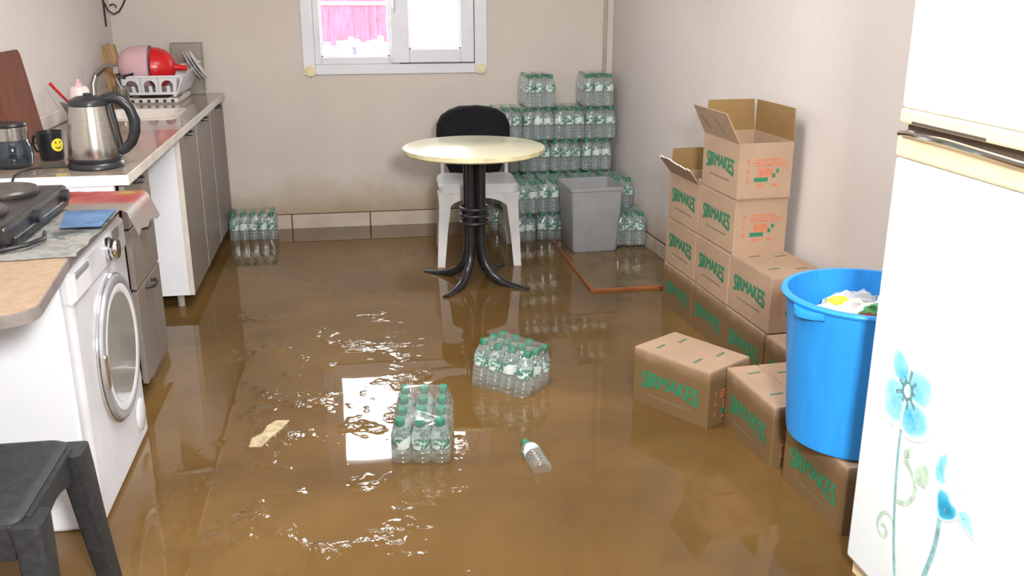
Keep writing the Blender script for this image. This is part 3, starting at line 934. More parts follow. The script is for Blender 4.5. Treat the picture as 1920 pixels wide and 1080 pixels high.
def sheet(name, x0, x1, y0, y1, z, m, label, cat, seed, droop=0.0, jag=0.012, nx=22, ny=18, amp=0.004, edge=-0.665):
    b = MB()
    b.curved = True
    vs = []
    for i in range(nx + 1):
        for j in range(ny + 1):
            u, w = i / nx, j / ny
            x = x0 + (x1 - x0) * u
            y = y0 + (y1 - y0) * w
            jg = noise.noise(Vector((x * 9, y * 9, seed)))
            if i in (0, nx):
                x += jag * jg * 2
            if j in (0, ny):
                y += jag * jg
            zz = z + amp * (0.6 + abs(noise.noise(Vector((x * 14, y * 14, seed)))))
            if x > edge:
                d = x - edge
                zz -= d * droop
                x = edge + d * 0.5
            vs.append((x, y, zz))
    n = ny + 1
    b.faces(vs, [(i * n + j, (i + 1) * n + j, (i + 1) * n + j + 1, i * n + j + 1) for i in range(nx) for j in range(ny)])
    r = bmesh.ops.solidify(b.bm, geom=b.bm.faces[:], thickness=0.0008)
    o = b.build(name, m)
    return tag(o, label, cat)


npaper = sheet('newspaper', -1.24, -0.690, 2.345, 2.86, ZP, 'paper', 'grey printed newspaper spread over the washer under the hot plate', 'newspaper', 3, 0.0)
b = MB()
b.prism([(-0.80, 2.63), (-0.697, 2.63), (-0.702, 2.84), (-0.84, 2.84)], 0, 0.0008)
b.build('blue_picture', 'blue_print', npaper, (0, 0, ZP + 0.0085), smooth=False)
sheet('printed_wrapper', -0.98, -0.625, 2.85, 3.15, ZP - 0.002, 'red_sheet', 'red and yellow printed wrapper behind the newspaper on the washer', 'wrapper', 9, 1.3, edge=-0.68)

hp_ = thing('hot_plate', 'black double-burner electric hot plate on the newspaper', 'hot plate', (-0.985, 2.66, ZP + 0.0072))
MB().box((0, 0, 0.040), (0.27, 0.52, 0.050), 0.012, seg=3).build('body', 'grime', hp_, ang=20)
MB().box((0.132, 0.0, 0.020), (0.02, 0.46, 0.022), 0.004).build('skirt', 'grime', hp_)
for yy in (0.135, -0.125):
    MB().lathe([(0.0, 0.0), (0.094, 0.0), (0.097, 0.004), (0.097, 0.012), (0.091, 0.018), (0.03, 0.0175), (0.026, 0.014), (0.0, 0.014)], 40).build('burner', 'iron', hp_, (-0.004, yy, 0.064))
for yy in (0.21, -0.05):
    MB().lathe([(0.018, 0), (0.017, 0.014), (0.0, 0.015)], 16, ry).build('knob', 'black', hp_, (0.135, yy, 0.042))
for sx in (-0.11, 0.11):
    for sy in (-0.23, 0.23):
        MB().lathe([(0.013, 0), (0.011, 0.018)], 10).build('foot', 'black', hp_, (sx, sy, 0))
b = MB()
b.tube([(-1.05, 2.385, 0), (-0.99, 2.372, 0.012), (-0.93, 2.40, 0.004), (-0.875, 2.395, 0.0), (-0.82, 2.43, 0.004), (-0.80, 2.50, 0.002), (-0.82, 2.57, 0)], 0.006, 8)
o = b.build('power_cable', 'black', None, (0, 0, ZP + 0.013))
tag(o, 'black power cable trailing in front of the hot plate', 'cable')

# black plastic stool in the lower left corner
st = thing('stool', 'black plastic stool beside the washing machine', 'stool', (-0.865, 1.965, FLOOR))
b = MB()
rings = []
for r_, z_ in ((0.0, 0.395), (0.0, 0.432), (-0.010, 0.440), (-0.020, 0.440)):
    rings.append([(p[0], p[1], z_) for p in rrect(-0.175 - r_, -0.185 - r_, 0.165 + r_, 0.185 + r_, 0.03)])
b.loft(rings)
b.build('seat', 'stool', st)
for sx in (-1, 1):
    for sy in (-1, 1):
        tx, ty = (0.172 if sx > 0 else 0.178), 0.150
        b = MB()
        a, w = 0.035, 0.028
        rg = []
        for z_, dx, dy, s in ((0.0, 0.035, 0.055, 0.75), (0.2, 0.018, 0.030, 0.9), (0.37, 0.008, 0.008, 1.05), (0.425, 0.0, 0.0, 1.2)):
            rg.append([(sx * (tx + dx) + p[0] * s, sy * (ty + dy) + p[1] * s, z_) for p in rrect(-w, -a, w, a, 0.012, 3)])
        b.loft(rg)
        b.build('leg', 'stool', st)
for sx in (-1, 1):
    b = MB()
    prof = [(-0.15, 0.43), (0.15, 0.43), (0.15, 0.33)] + [(0.15 - 0.30 * t, 0.33 + 0.052 * math.sin(PI * t)) for t in [i / 10 for i in range(1, 10)]] + [(-0.15, 0.33)]
    b.prism(prof, -0.006, 0.006, Matrix(((0, 0, 1, sx * 0.172), (1, 0, 0, 0), (0, 1, 0, 0), (0, 0, 0, 1))))
    b.build('apron', 'stool', st)
for sy in (-1, 1):
    MB().box((0, sy * 0.18, 0.39), (0.30, 0.012, 0.08), 0.003).build('apron', 'stool', st)

# ------------------------------------------------------------------ round table, chair and coat
tb = thing('round_table', 'round cream table on a black tubular pedestal', 'table', (0.548, 4.535, FLOOR))
zt = 0.677 - FLOOR
MB().lathe([(0.0, zt - 0.028), (0.335, zt - 0.028), (0.342, zt - 0.022), (0.343, zt - 0.004), (0.339, zt - 0.001)], 72, cap=False).build('table_rim', 'cream_rim', tb)
MB().lathe([(0.3395, zt - 0.0012), (0.336, zt), (0.0, zt)], 72).build('tabletop', 'cream_top', tb)
for ang in (-124.5, -39.6, 55, 140.5):
    a = math.radians(ang)
    c_, s_ = math.cos(a), math.sin(a)
    prof = [(0.040, zt - 0.03), (0.040, 0.42), (0.040, 0.24), (0.045, 0.18), (0.062, 0.125), (0.10, 0.075), (0.155, 0.045), (0.215, 0.030), (0.265, 0.024), (0.305, 0.021)]
    # finer bend
    MB().tube([(r * c_, r * s_, z) for r, z in prof], 0.0215, 12).build('leg', 'black_metal', tb)
for zz in (0.375, 0.342, 0.305):
    MB().tube([(0.068 * math.cos(2 * PI * i / 28), 0.068 * math.sin(2 * PI * i / 28), zz - FLOOR) for i in range(29)], 0.009, 8).build('ring', 'black_metal', tb)
MB().box((0, 0, zt - 0.035), (0.24, 0.24, 0.012), 0.003).build('mounting_plate', 'black_metal', tb)

ch = thing('plastic_chair', 'white plastic chair draped with a black coat behind the table', 'chair', (0.615, 4.985, FLOOR), math.radians(-4))
zs = 0.425 - FLOOR
b = MB()
rings = []
for r_, z_, cr in ((-0.012, zs - 0.055, 0.04), (0.0, zs - 0.05, 0.05), (0.004, zs - 0.012, 0.05), (-0.006, zs, 0.05), (-0.03, zs - 0.002, 0.05), (-0.10, zs - 0.016, 0.05)):
    rings.append([(p[0], p[1], z_ + (0.012 * (p[1] < -0.15))) for p in rrect(-0.205 - r_, -0.20 - r_, 0.205 + r_, 0.20 + r_, cr)])
b.loft(rings)
b.build('seat', 'white_plastic', ch)
for sx in (-1, 1):
    for sy, sp_, splay in ((-1, 0.165, 0.03), (1, 0.17, 0.06)):
        b = MB()
        rg = []
        for z_, k_, s in ((0.0, 1.0, 0.62), (0.22, 0.55, 0.80), (0.36, 0.18, 1.0), (zs - 0.03, 0.0, 1.45)):
            cx, cy = sx * (0.168 + 0.035 * k_), sy * (sp_ + splay * k_)
            w = 0.030 * s
            # L-shaped leg section
            t = 0.008
            sec = [(-w, -w), (w, -w), (w, -w + t * 1.6), (-w + t * 1.6, -w + t * 1.6), (-w + t * 1.6, w), (-w, w)]
            rg.append([(cx - sx * p[0] * -1 if False else cx + (-sx) * -p[0] * 1.0 if sx > 0 else cx + p[0], cy + (p[1] if sy < 0 else -p[1]), z_) for p in sec])
        if sx > 0:
            rg = [[(2 * (sx * (0.168 + 0.035 * k_)) - p[0], p[1], p[2]) for p in r] for r, k_ in zip(rg, (1.0, 0.55, 0.18, 0.0))]
        b.loft(rg)
        b.build('leg', 'white_dirty', ch)
b = MB()
for sx in (-1, 1):
    b.tube([(sx * 0.175, 0.19, zs - 0.02), (sx * 0.178, 0.215, zs + 0.10), (sx * 0.165, 0.25, zs + 0.22), (sx * 0.12, 0.268, zs + 0.30), (0, 0.275, zs + 0.325)], 0.016, 8, flat=0.7)
b.build('back_frame', 'white_plastic', ch)
for i in range(5):
    x_ = -0.105 + 0.0525 * i
    MB().tube([(x_, 0.195, zs - 0.02), (x_, 0.225, zs + 0.12), (x_ * 0.95, 0.255, zs + 0.24), (x_ * 0.9, 0.268, zs + 0.295 + (0.02 if i == 2 else 0))], 0.011, 6, flat=0.6).build('back_slat', 'white_plastic', ch)

for sy in (-1, 1):
    pr_ = [(-0.185, zs - 0.03), (-0.185, zs - 0.13)] + [(-0.150 + 0.300 * t, zs - 0.105 + 0.048 * math.sin(PI * t) ** 0.6) for t in [i / 12 for i in range(13)]] + [(0.185, zs - 0.13), (0.185, zs - 0.03)]
    MB().prism(pr_, -0.004, 0.004, Matrix(((1, 0, 0, 0), (0, 0, 1, sy * 0.192), (0, 1, 0, 0), (0, 0, 0, 1)))).build('apron', 'white_plastic', ch)
    MB().prism(pr_, -0.004, 0.004, Matrix(((0, 0, 1, sy * 0.194), (1, 0, 0, 0), (0, 1, 0, 0), (0, 0, 0, 1)))).build('apron', 'white_plastic', ch)

ct = MB()
rings = []
for z_, w, t, yc in ((0.004, 0.140, 0.030, 0.205), (0.04, 0.158, 0.044, 0.210), (0.12, 0.180, 0.052, 0.230), (0.20, 0.205, 0.056, 0.252), (0.26, 0.200, 0.056, 0.262), (0.305, 0.178, 0.054, 0.268), (0.335, 0.140, 0.048, 0.272), (0.352, 0.085, 0.036, 0.275), (0.358, 0.030, 0.018, 0.276)):
    rg = []
    for i in range(40):
        a = 2 * PI * i / 40
        ca, sa = math.cos(a), math.sin(a)
        e = 0.75
        x_ = w * abs(ca) ** e * (1 if ca > 0 else -1)
        y_ = t * abs(sa) ** e * (1 if sa > 0 else -1)
        nz = noise.noise(Vector((x_ * 12, z_ * 10, y_ * 20)))
        rg.append((x_ + 0.008 * nz, yc + y_ + 0.010 * nz, zs + z_ + 0.006 * noise.noise(Vector((x_ * 20, 0, z_)))))
    rings.append(rg)
ct.loft(rings)
o = ct.build('coat', 'cloth_black')
o.location = ch.location
o.rotation_euler = ch.rotation_euler
tag(o, 'black coat hung over the back of the white chair', 'coat')

# ------------------------------------------------------------------ bottled water
BD, BH = 0.0612, 0.194
b = MB()
BZ = 0.965
prof = [(0.0, 0.004), (0.018, 0.0), (0.0265, 0.001), (0.0300, 0.008), (0.0302, 0.022), (0.0262, 0.026), (0.0302, 0.030), (0.0302, 0.040), (0.0262, 0.044), (0.0302, 0.048), (0.0302, 0.058), (0.0262, 0.062), (0.0302, 0.066), (0.0302, 0.076), (0.0262, 0.080), (0.0302, 0.084), (0.0300, 0.132), (0.0288, 0.142), (0.0240, 0.155), (0.0165, 0.166), (0.0125, 0.173), (0.0125, 0.182)]
b.lathe([(r, z * BZ) for r, z in prof], 18)
bottle0 = b.build('bottle', 'pet', ang=85)
cap0 = MB().lathe([(r, z * BZ) for r, z in ((0.0148, 0.172), (0.0155, 0.174), (0.0155, 0.190), (0.0138, 0.194), (0.0, 0.194))], 14).build('cap', 'cap')
lab0 = MB().lathe([(r, z * BZ) for r, z in ((0.0306, 0.094), (0.0307, 0.098), (0.0307, 0.130), (0.0304, 0.133))], 18, cap=False).build('bottle_label', 'label')


def pack(label, loc, rz, nx=3, ny=4, tilt=(0, 0), jit=0.0, group='shrink-wrapped water bottle packs', wrap=True):
    t = thing('bottle_pack', label, 'bottle pack', loc, rz, group)
    t.rotation_euler = (tilt[0], tilt[1], rz)
    key = (nx, ny)
    hx, hy = nx * BD / 2, ny * BD / 2
    for i in range(nx):
        for j in range(ny):
            p = (-hx + BD * (i + 0.5), -hy + BD * (j + 0.5), random.uniform(0, jit))
            r = (random.uniform(-jit, jit) * 4, random.uniform(-jit, jit) * 4, random.uniform(0, 6.28))
            bo = place('b', bottle0, t, p, r)
            place('c', cap0, bo, (0, 0, 0))
            place('l', lab0, bo, (0, 0, 0))
    if wrap:
        if key not in WRAPS:
            w = MB()
            rings = []
            for z_, ins in ((0.0015, 0.006), (0.012, -0.0012), (0.07, -0.0015), (0.108, -0.001), (0.128, 0.0010), (0.148, 0.0046), (0.166, 0.0092), (0.182, 0.0152), (0.1885, 0.0235)):
                rg = []
                for p in dense_rrect(hx - ins, hy - ins, 0.026):
                    sc_ = 0.0048 if 0.005 < z_ < 0.14 else 0.0012
                    cx = abs(math.cos(PI * (p[0] + hx) / BD + PI / 2)) if abs(p[1]) > hy - ins - 0.002 else 1.0
                    cy = abs(math.cos(PI * (p[1] + hy) / BD + PI / 2)) if abs(p[0]) > hx - ins - 0.002 else 1.0
                    dy = sc_ * (1 - cx ** 0.6)
                    dx = sc_ * (1 - cy ** 0.6)
                    rg.append((p[0] - math.copysign(dx, p[0]), p[1] - math.copysign(dy, p[1]), z_))
                rings.append(rg)
            w.loft(rings)
            WRAPS[key] = w.build('shrink_wrap', 'wrap', ang=70)
        place('w', WRAPS[key], t, (0, 0, 0))
    return t


WRAPS = {}


def dense_rrect(hx, hy, r):
    p = rrect(-hx, -hy, hx, hy, r, 4)
    out = []
    for a, c_ in zip(p, p[1:] + p[:1]):
        d = math.hypot(c_[0] - a[0], c_[1] - a[1])
        n = max(1, round(d / 0.0077))
        out += [(a[0] + (c_[0] - a[0]) * i / n, a[1] + (c_[1] - a[1]) * i / n) for i in range(n)]
    return out


GS = 'water packs stacked in the far right corner'
pack('wrapped water bottle pack in the flood beside the bright window reflection', (0.163, 2.785, -0.022), math.radians(-8.5), tilt=(math.radians(9), 0), jit=0.001, group='water packs standing in the flood')
pack('wrapped water bottle pack turned cornerwise in the flood behind the loose bottle', (0.512, 3.225, -0.022), math.radians(-42) + PI / 2, tilt=(math.radians(4), math.radians(5)), jit=0.004, group='water packs standing in the flood')
fp = pack('water pack on the floor at the foot of the base cabinet', (-0.629, 5.60, FLOOR + 0.001), math.radians(1), 5, 3, group='water packs standing in the flood')
fp.scale = (0.88, 0.96, 1.0)
# the stack: level by level
PW, PL = 0.187, 0.250
zl = [FLOOR + 0.001 + 0.1900 * i for i in range(5)]
col_names = ['first', 'second', 'third', 'fourth']
for i in range(4):                       # back row, three lower levels and the fourth
    xc = 0.866 + 0.1882 * i
    for lev in (1, 2, 3):
        nm = {1: ' in the second level, rear row', 2: ' in the third level of the corner stack', 3: ' in the fourth level, under the two topmost packs'}[lev]
        pack('water pack, %s from the left%s' % (col_names[i], nm), (xc + random.uniform(-0.0006, 0.0006) - (0.02 if lev == 2 else 0), YB - 0.148, zl[lev]), random.uniform(-0.004, 0.004), group=GS)
    pack('water pack, %s from the left in the rear row on the floor' % col_names[i], (xc, YB - 0.148, zl[0]), 0, group=GS)
pack('water pack, left one of the two on top of the corner stack', (1.06, 5.632, zl[4]), 0.03, group=GS)
pack('water pack, right one of the two on top of the corner stack', (1.415, 5.632, zl[4]), -0.02, group=GS)
for i, xc in enumerate((0.912, 1.102, 1.292, 1.481)):
    pack('water pack, %s from the left in the second level, front row' % col_names[i], (xc, 5.374 - (0.02 if i == 0 else 0), zl[1]), (0.05, 0.0, 0.0, -0.03)[i], group=GS)
pack('water pack on the floor under the stack, right of the chair leg', (0.896, 5.350, zl[0]), 0.02, group=GS)
pack('water pack on the floor between the chair and the grey bin', (1.094, 5.374, zl[0]), 0.0, group=GS)
pack('water pack on the floor straight behind the grey bin', (1.284, 5.374, zl[0]), 0.0, group=GS)
pack('water pack standing alone on the board end, right of the grey bin', (1.488, 5.112, 0.0165), -0.05, group=GS)
# loose bottle afloat
lb = thing('water_bottle', 'single clear water bottle floating on its side in the flood', 'bottle', (0.483, 2.725, 0.012))
lb.rotation_euler = (math.radians(94), 0, math.radians(-174))
pts0 = place('b', bottle0, lb, (0, 0, -0.19))
place('c', cap0, pts0, (0, 0, 0))
place('l', lab0, pts0, (0, 0, 0))
lb.rotation_euler = Vector((-0.030, 0.229, 0.006)).to_track_quat('Z', 'Y').to_euler()
for o in (bottle0, cap0, lab0):
    bpy.data.objects.remove(o)
for o in WRAPS.values():
    bpy.data.objects.remove(o)

# ------------------------------------------------------------------ board on the floor and grey bin
bd = thing('wooden_board', 'red brown wooden board lying flat in the water under the grey bin', 'panel', (1.335, 4.73, 0))
MB().box((0, 0.0, -0.006), (0.49, 0.93, 0.022)).build('face', 'wet_board', bd, smooth=False)
b = MB()
b.box((0, -0.470, -0.001), (0.51, 0.016, 0.030), 0.003)
b.box((-0.252, 0.0, -0.001), (0.014, 0.95, 0.030), 0.003)
b.build('edge_strip', 'brown_wood', bd)

gb = thing('waste_bin', 'square grey plastic waste bin standing on the wooden board', 'bin', (1.262, 5.065, 0.0055), math.radians(3))
b = MB()


def sqring(h, z):
    return [(p[0], p[1], z) for p in rrect(-h, -h, h, h, 0.022, 4)]


b.loft([sqring(0.122, 0.0), sqring(0.128, 0.008), sqring(0.147, 0.345), sqring(0.1535, 0.347), sqring(0.1535, 0.365), sqring(0.146, 0.365), sqring(0.124, 0.012)], cap=True)
b.build('body', 'grey_bin', gb)

# ------------------------------------------------------------------ cardboard boxes
def font_mesh(text, size, width, off=0.0):
    cu = bpy.data.curves.new('txt', 'FONT')
    cu.body = text
    cu.size = size
    cu.offset = off
    cu.align_x = 'CENTER'
    cu.resolution_u = 3
    o = bpy.data.objects.new('txt', cu)
    COL.objects.link(o)
    bpy.context.view_layer.update()
    dg = bpy.context.evaluated_depsgraph_get()
    me = bpy.data.meshes.new_from_object(o.evaluated_get(dg))
    bpy.data.objects.remove(o)
    xs_ = [v.co.x for v in me.vertices]
    ys_ = [v.co.y for v in me.vertices]
    x0, x1, y0, y1 = min(xs_), max(xs_), min(ys_), max(ys_)
    for v in me.vertices:
        v.co.x = ((v.co.x - x0) / (x1 - x0) - 0.5) * width
        v.co.y = (v.co.y - y1)
    return me, y1 - y0


BL, BW = 0.330, 0.222
word_me, wh = font_mesh('SIRMAKES', 0.08, 0.245, 0.0)
for v in word_me.vertices:
    u = v.co.x / 0.1225
    v.co.y = v.co.y / wh * 0.066 * (0.70 + 0.30 * u * u)
    v.co.z = v.co.y + 0.033
    v.co.y = 0.0
bmw = bmesh.new()
for q, (dx, dz) in enumerate(((0, 0), (0.003, 0.001), (-0.003, -0.001), (0.0015, -0.0016), (-0.0015, 0.0016))):
    n0 = len(bmw.verts)
    bmw.from_mesh(word_me)
    bmw.verts.ensure_lookup_table()
    for v in bmw.verts[n0:]:
        v.co.x += dx
        v.co.z += dz
        v.co.y -= 0.00012 * q
bmw.to_mesh(word_me)
bmw.free()
word_me.materials.append(M['ink_green'])


def flat_bars(bars, axis):
    """bars (u0, z0, u1, z1) as thin print on the text face (axis 'y') or on the end face (axis 'x')"""
    b = MB()
    for u0, z0, u1, z1 in bars:
        ps = [(u0, z0), (u1, z0), (u1, z1), (u0, z1)]
        b.faces([(u, 0, z) if axis == 'y' else ((0, u, z) if axis == 'x' else (u, z, 0)) for u, z in ps], [(0, 1, 2, 3)])
    return b


sub_src = flat_bars([(-0.09 + 0.0135 * i, -0.056, -0.081 + 0.0135 * i, -0.049) for i in range(14)], 'y').build('small_print', 'ink_thin', smooth=False)
rb = []
for i, (w0, w1) in enumerate(((-0.045, 0.062), (-0.05, 0.085), (-0.05, 0.085))):
    rb.append((w0, 0.150 - 0.011 * i, w1, 0.1545 - 0.011 * i))
rb += [(-0.03, 0.112 - 0.0085 * i, 0.034 - 0.006 * (i % 2), 0.1175 - 0.0085 * i) for i in range(4)]
rb += [(-0.034, 0.050, -0.012, 0.056), (0.03, 0.050, 0.056, 0.056), (-0.034, 0.058, 0.058, 0.0595)]
rb += [(-0.078, 0.066, -0.066, 0.069), (-0.078, 0.073, -0.066, 0.076), (-0.075, 0.080, -0.069, 0.084), (-0.0785, 0.062, -0.0775, 0.09), (-0.0665, 0.062, -0.0655, 0.09)]
bq = flat_bars(rb, 'x')
for zc, sgn in ((0.145, 1), (0.112, -1)):
    bq.faces([(0, -0.079, zc + 0.008 * sgn), (0, -0.065, zc + 0.008 * sgn), (0, -0.072, zc - 0.004 * sgn)], [(0, 1, 2)])
    bq.faces([(0, -0.0735, zc), (0, -0.0705, zc), (0, -0.0705, zc - 0.013 * sgn), (0, -0.0735, zc - 0.013 * sgn)], [(0, 1, 2, 3)])
red_src = bq.build('red_print', 'ink_red', smooth=False)
grn_src = flat_bars([(-0.046, 0.068, 0.012, 0.084), (0.03, 0.082, 0.042, 0.098), (0.044, 0.10, 0.056, 0.116)], 'x').build('green_print', 'ink_green', smooth=False)
mk = MB()
mk.faces([(-0.007, 0.024, 0), (0.004, 0.024, 0), (0.008, -0.024, 0), (-0.003, -0.024, 0)], [(0, 1, 2, 3)])
mark_src = mk.build('tape_mark', 'ink_dark', smooth=False)


def carton(label, p0, ang, z0, h, wet=False, text=True, flaps=None, ends=True, jit=0.0):
    a = math.radians(ang)
    ux, uy = Vector((math.cos(a), math.sin(a), 0)), Vector((-math.sin(a), math.cos(a), 0))
    c = Vector((p0[0], p0[1], 0)) + ux * BL / 2 + uy * BW / 2
    t = thing('cardboard_box', label, 'box', (c.x, c.y, z0), a, 'cardboard boxes printed with green lettering')
    cm = 'card_wet' if wet else 'card'
    hx, hy = BL / 2, BW / 2
    if flaps is None:
        b = MB()
        b.box((0, 0, h / 2 - 0.001), (BL, BW, h - 0.004), 0.004)
        b.build('body', cm, t)
        for s in (-1, 1):
            f_ = MB().box((0, s * (hy / 2 + 0.0005), h - 0.0025), (BL - 0.003, hy - 0.004, 0.005), 0.0018).build('top_flap', 'card', t)
        for cx, cy in ((-0.10, -0.045), (-0.085, 0.055), (0.07, -0.055), (0.085, 0.050)):
            place('m', mark_src, t, (cx, cy, h + 0.0006))
    else:
        b = MB()
        th = 0.004
        b.box((0, 0, th / 2), (BL, BW, th))
        b.box((0, -hy + th / 2, h / 2), (BL, th, h), 0.0015)
        b.box((0, hy - th / 2, h / 2), (BL, th, h), 0.0015)
        b.box((-hx + th / 2, 0, h / 2), (th, BW - 0.002, h), 0.0015)
        b.box((hx - th / 2, 0, h / 2), (th, BW - 0.002, h), 0.0015)
        b.build('body', cm, t)
        b = MB()
        b.box((0, 0, h * 0.45), (BL - 0.012, BW - 0.012, 0.003))
        b.build('inside', 'card_in', t, smooth=False)
        for side, length, tilt, torn in flaps:
            # local flap: hinge on x axis at z = 0, rises along z, outside is -y
            n = 16
            wdt = (BL if side in ('front', 'back') else BW) - 0.006
            pr = [(-wdt / 2, 0.0), (wdt / 2, 0.0)]
            if torn:
                for i in range(n + 1):
                    x_ = wdt / 2 - wdt * i / n
                    pr.append((x_, length * (0.80 + 0.22 * noise.noise(Vector((i * 0.7, torn, 0))) + (0.12 if i > n * 0.45 else 0.0))))
            else:
                pr += [(wdt / 2 - 0.010, length), (-wdt / 2 + 0.006, length)]
            b = MB()
            b.prism(pr, -0.002, 0.002, Matrix(((1, 0, 0, 0), (0, 0, 1, 0), (0, 1, 0, 0), (0, 0, 0, 1))))
            rz_ = {'front': 0, 'right': PI / 2, 'back': PI, 'left': -PI / 2}[side]
            off = {'front': (0, -hy, h), 'right': (hx, 0, h), 'back': (0, hy, h), 'left': (-hx, 0, h)}[side]
            fo = b.build('flap', 'card' if side in ('front', 'right') else 'card_in', t, off, (0, 0, 0), smooth=False)
            fo.rotation_euler = (Matrix.Rotation(rz_, 3, 'Z') @ Matrix.Rotation(math.radians(tilt), 3, 'X')).to_euler()
            if torn:
                q = [(p[0], 0.0, p[1]) for p in pr[2:]]
                MB().tube(q, 0.0032, 5).build('torn_edge', 'card_torn', fo)
            elif side == 'front':
                for cx in (-0.10, 0.03):
                    fm = MB()
                    fm.faces([(cx - 0.02, -0.0026, 0.085), (cx - 0.012, -0.0026, 0.085), (cx + 0.03, -0.0026, 0.03), (cx + 0.022, -0.0026, 0.03)], [(0, 1, 2, 3)])
                    fm.build('tape_mark', 'ink_dark', fo, smooth=False)
    if text:
        w = put('lettering', word_me, None, t, (0, -hy - 0.0006 - 0.0002, h * 0.53))
        w['label'] = 'green capital lettering'
        place('s', sub_src, t, (0, -hy - 0.0007, h * 0.53))
    if ends:
        place('r', red_src, t, (hx + 0.0007, 0, 0.0))
        place('g', grn_src, t, (hx + 0.0007, 0, 0.0))
    return t


AW = -86.4


def row(y):
    return (1.41 + 0.063 * (3.406 - y), y)


H0 = 0.203 - FLOOR
carton('soaked box on the floor, farthest of the bottom row, by the wooden board', row(4.055), AW, FLOOR, H0 - 0.001, True, ends=False)
carton('soaked floor box, second in the bottom row from the wooden board', row(3.722), AW + 0.5, FLOOR, H0 - 0.001, True, ends=False)
carton('soaked floor box, third in the bottom row, behind the lone front box', row(3.389), AW - 0.3, FLOOR, H0 - 0.001, True)
carton('soaked box on the floor half hidden by the blue bin, nearest in the bottom row', row(3.055), AW, FLOOR, H0 - 0.001, True)
z1 = 0.2045
carton('dry box second from bottom, under the open box with the white torn flap', row(4.045), AW, z1, 0.211)
carton('dry box in the second layer, middle one of three, under the closed box', row(3.712), AW - 0.4, z1, 0.211)
carton('dry box with bare top in the second layer, closest to the blue bin', row(3.379), AW + 0.4, z1, 0.218)
z2 = z1 + 0.2125
carton('open box with a ragged white torn flap in the third layer', row(4.035), AW, z2, 0.208, flaps=[('front', 0.10, 38, 3.3), ('left', 0.10, 4, 0), ('right', 0.05, -70, 0)], ends=False)
carton('closed box in the third layer carrying the topmost open box', row(3.702), AW + 0.3, z2, 0.216)
z3 = z2 + 0.2175
carton('open box with raised flaps at the very top of the stack', row(3.695), AW - 0.2, z3, 0.216, flaps=[('front', 0.125, 27, 0), ('left', 0.125, 3, 0), ('back', 0.125, -2, 0)])
carton('wet box standing apart in the water in front of the stack', (0.928, 3.022), -57.8, FLOOR, H0, True)
carton('wet box in the water between the lone box and the blue bin', (1.176, 2.782), -86.0, FLOOR, H0, True)
carton('wet box in the water with the blue bin on top of it', (1.214, 2.398), -86.6, FLOOR, H0 - 0.001, True)
for o in (sub_src, red_src, grn_src, mark_src):
    bpy.data.objects.remove(o)

# ------------------------------------------------------------------ blue bin and its rubbish
bn = thing('rubbish_bin', 'big round blue plastic bin full of rubbish on a wet box', 'bin', (1.338, 2.255, 0.2045))
bh = 0.425
MB().lathe([(0.0, 0.0), (0.168, 0.0), (0.176, 0.006), (0.180, 0.03), (0.206, bh - 0.055), (0.208, bh - 0.05), (0.211, bh - 0.012), (0.222, bh - 0.012), (0.225, bh - 0.006), (0.222, bh), (0.208, bh), (0.205, bh - 0.02), (0.174, 0.03), (0.165, 0.010), (0.0, 0.008)], 72).build('body', 'blue', bn)
for aa in (math.radians(198), math.radians(18)):
    b = MB()
    rg = []
    for i in range(9):
        a = aa - 0.26 + 0.52 * i / 8
        bulge = 0.030 * math.sin(PI * i / 8) + 0.002
        rg.append([(r * math.cos(a), r * math.sin(a), z) for r, z in ((0.208, bh - 0.014), (0.210 + bulge, bh - 0.014), (0.212 + bulge, bh - 0.024), (0.210 + bulge, bh - 0.034), (0.206, bh - 0.040))])
    b.loft(rg)
    b.build('lug_handle', 'blue', bn)
bx, by, bz = 1.338, 2.255, 0.2045
rub = [('plastic_bag', 'crumpled clear plastic bag on top of the rubbish', 'bag', 'bag', (-0.11, 0.00, 0.345), 0.062, (1.2, 1.0, 0.55)),
       ('paper_packet', 'white paper packet lying across the rubbish', 'packet', 'card_torn', (-0.02, 0.05, 0.352), 0.065, (1.3, 0.8, 0.42)),
       ('yellow_wrapper', 'small yellow wrapper tucked behind the white packet', 'wrapper', 'yellow', (-0.045, 0.065, 0.378), 0.022, (1.2, 0.9, 0.5)),
       ('green_packet', 'green packet at the front of the rubbish', 'packet', 'green_wrap', (0.035, -0.045, 0.372), 0.050, (1.3, 0.9, 0.5)),
       ('dark_red_wrapper', 'dark red wrapper between the clear bag and green packet', 'wrapper', 'red_dark', (-0.03, -0.075, 0.372), 0.028, (1.1, 0.8, 0.5)),
       ('tissue', 'crumpled white tissue near the fridge side of the rubbish', 'tissue', 'card_torn', (0.09, 0.0, 0.36), 0.060, (1.0, 1.0, 0.6)),
       ('grey_bag', 'clear bag filling the far side of the blue bin', 'bag', 'bag', (0.03, 0.115, 0.34), 0.066, (1.2, 0.8, 0.6))]
for i, (nm, lb_, ca, ma, p, r, sqz) in enumerate(rub):
    o = crumple(r, i * 1.7 + 2, 0.55, 3, sqz, 2.8).build(nm, ma, None, (bx + p[0], by + p[1], bz + p[2]), ang=25)
    tag(o, lb_, ca)
MB().lathe([(0.0, 0.0), (0.192, 0.0), (0.19, 0.02), (0.0, 0.03)], 32).build('rubbish_fill', 'card_in', bn, (0, 0, 0.295))

# ------------------------------------------------------------------ fridge
fr = thing('fridge', 'white fridge with painted blue flowers and yellowed handle strips', 'fridge', (1.165, 1.92, FLOOR), math.atan2(-0.9996, 0.03))
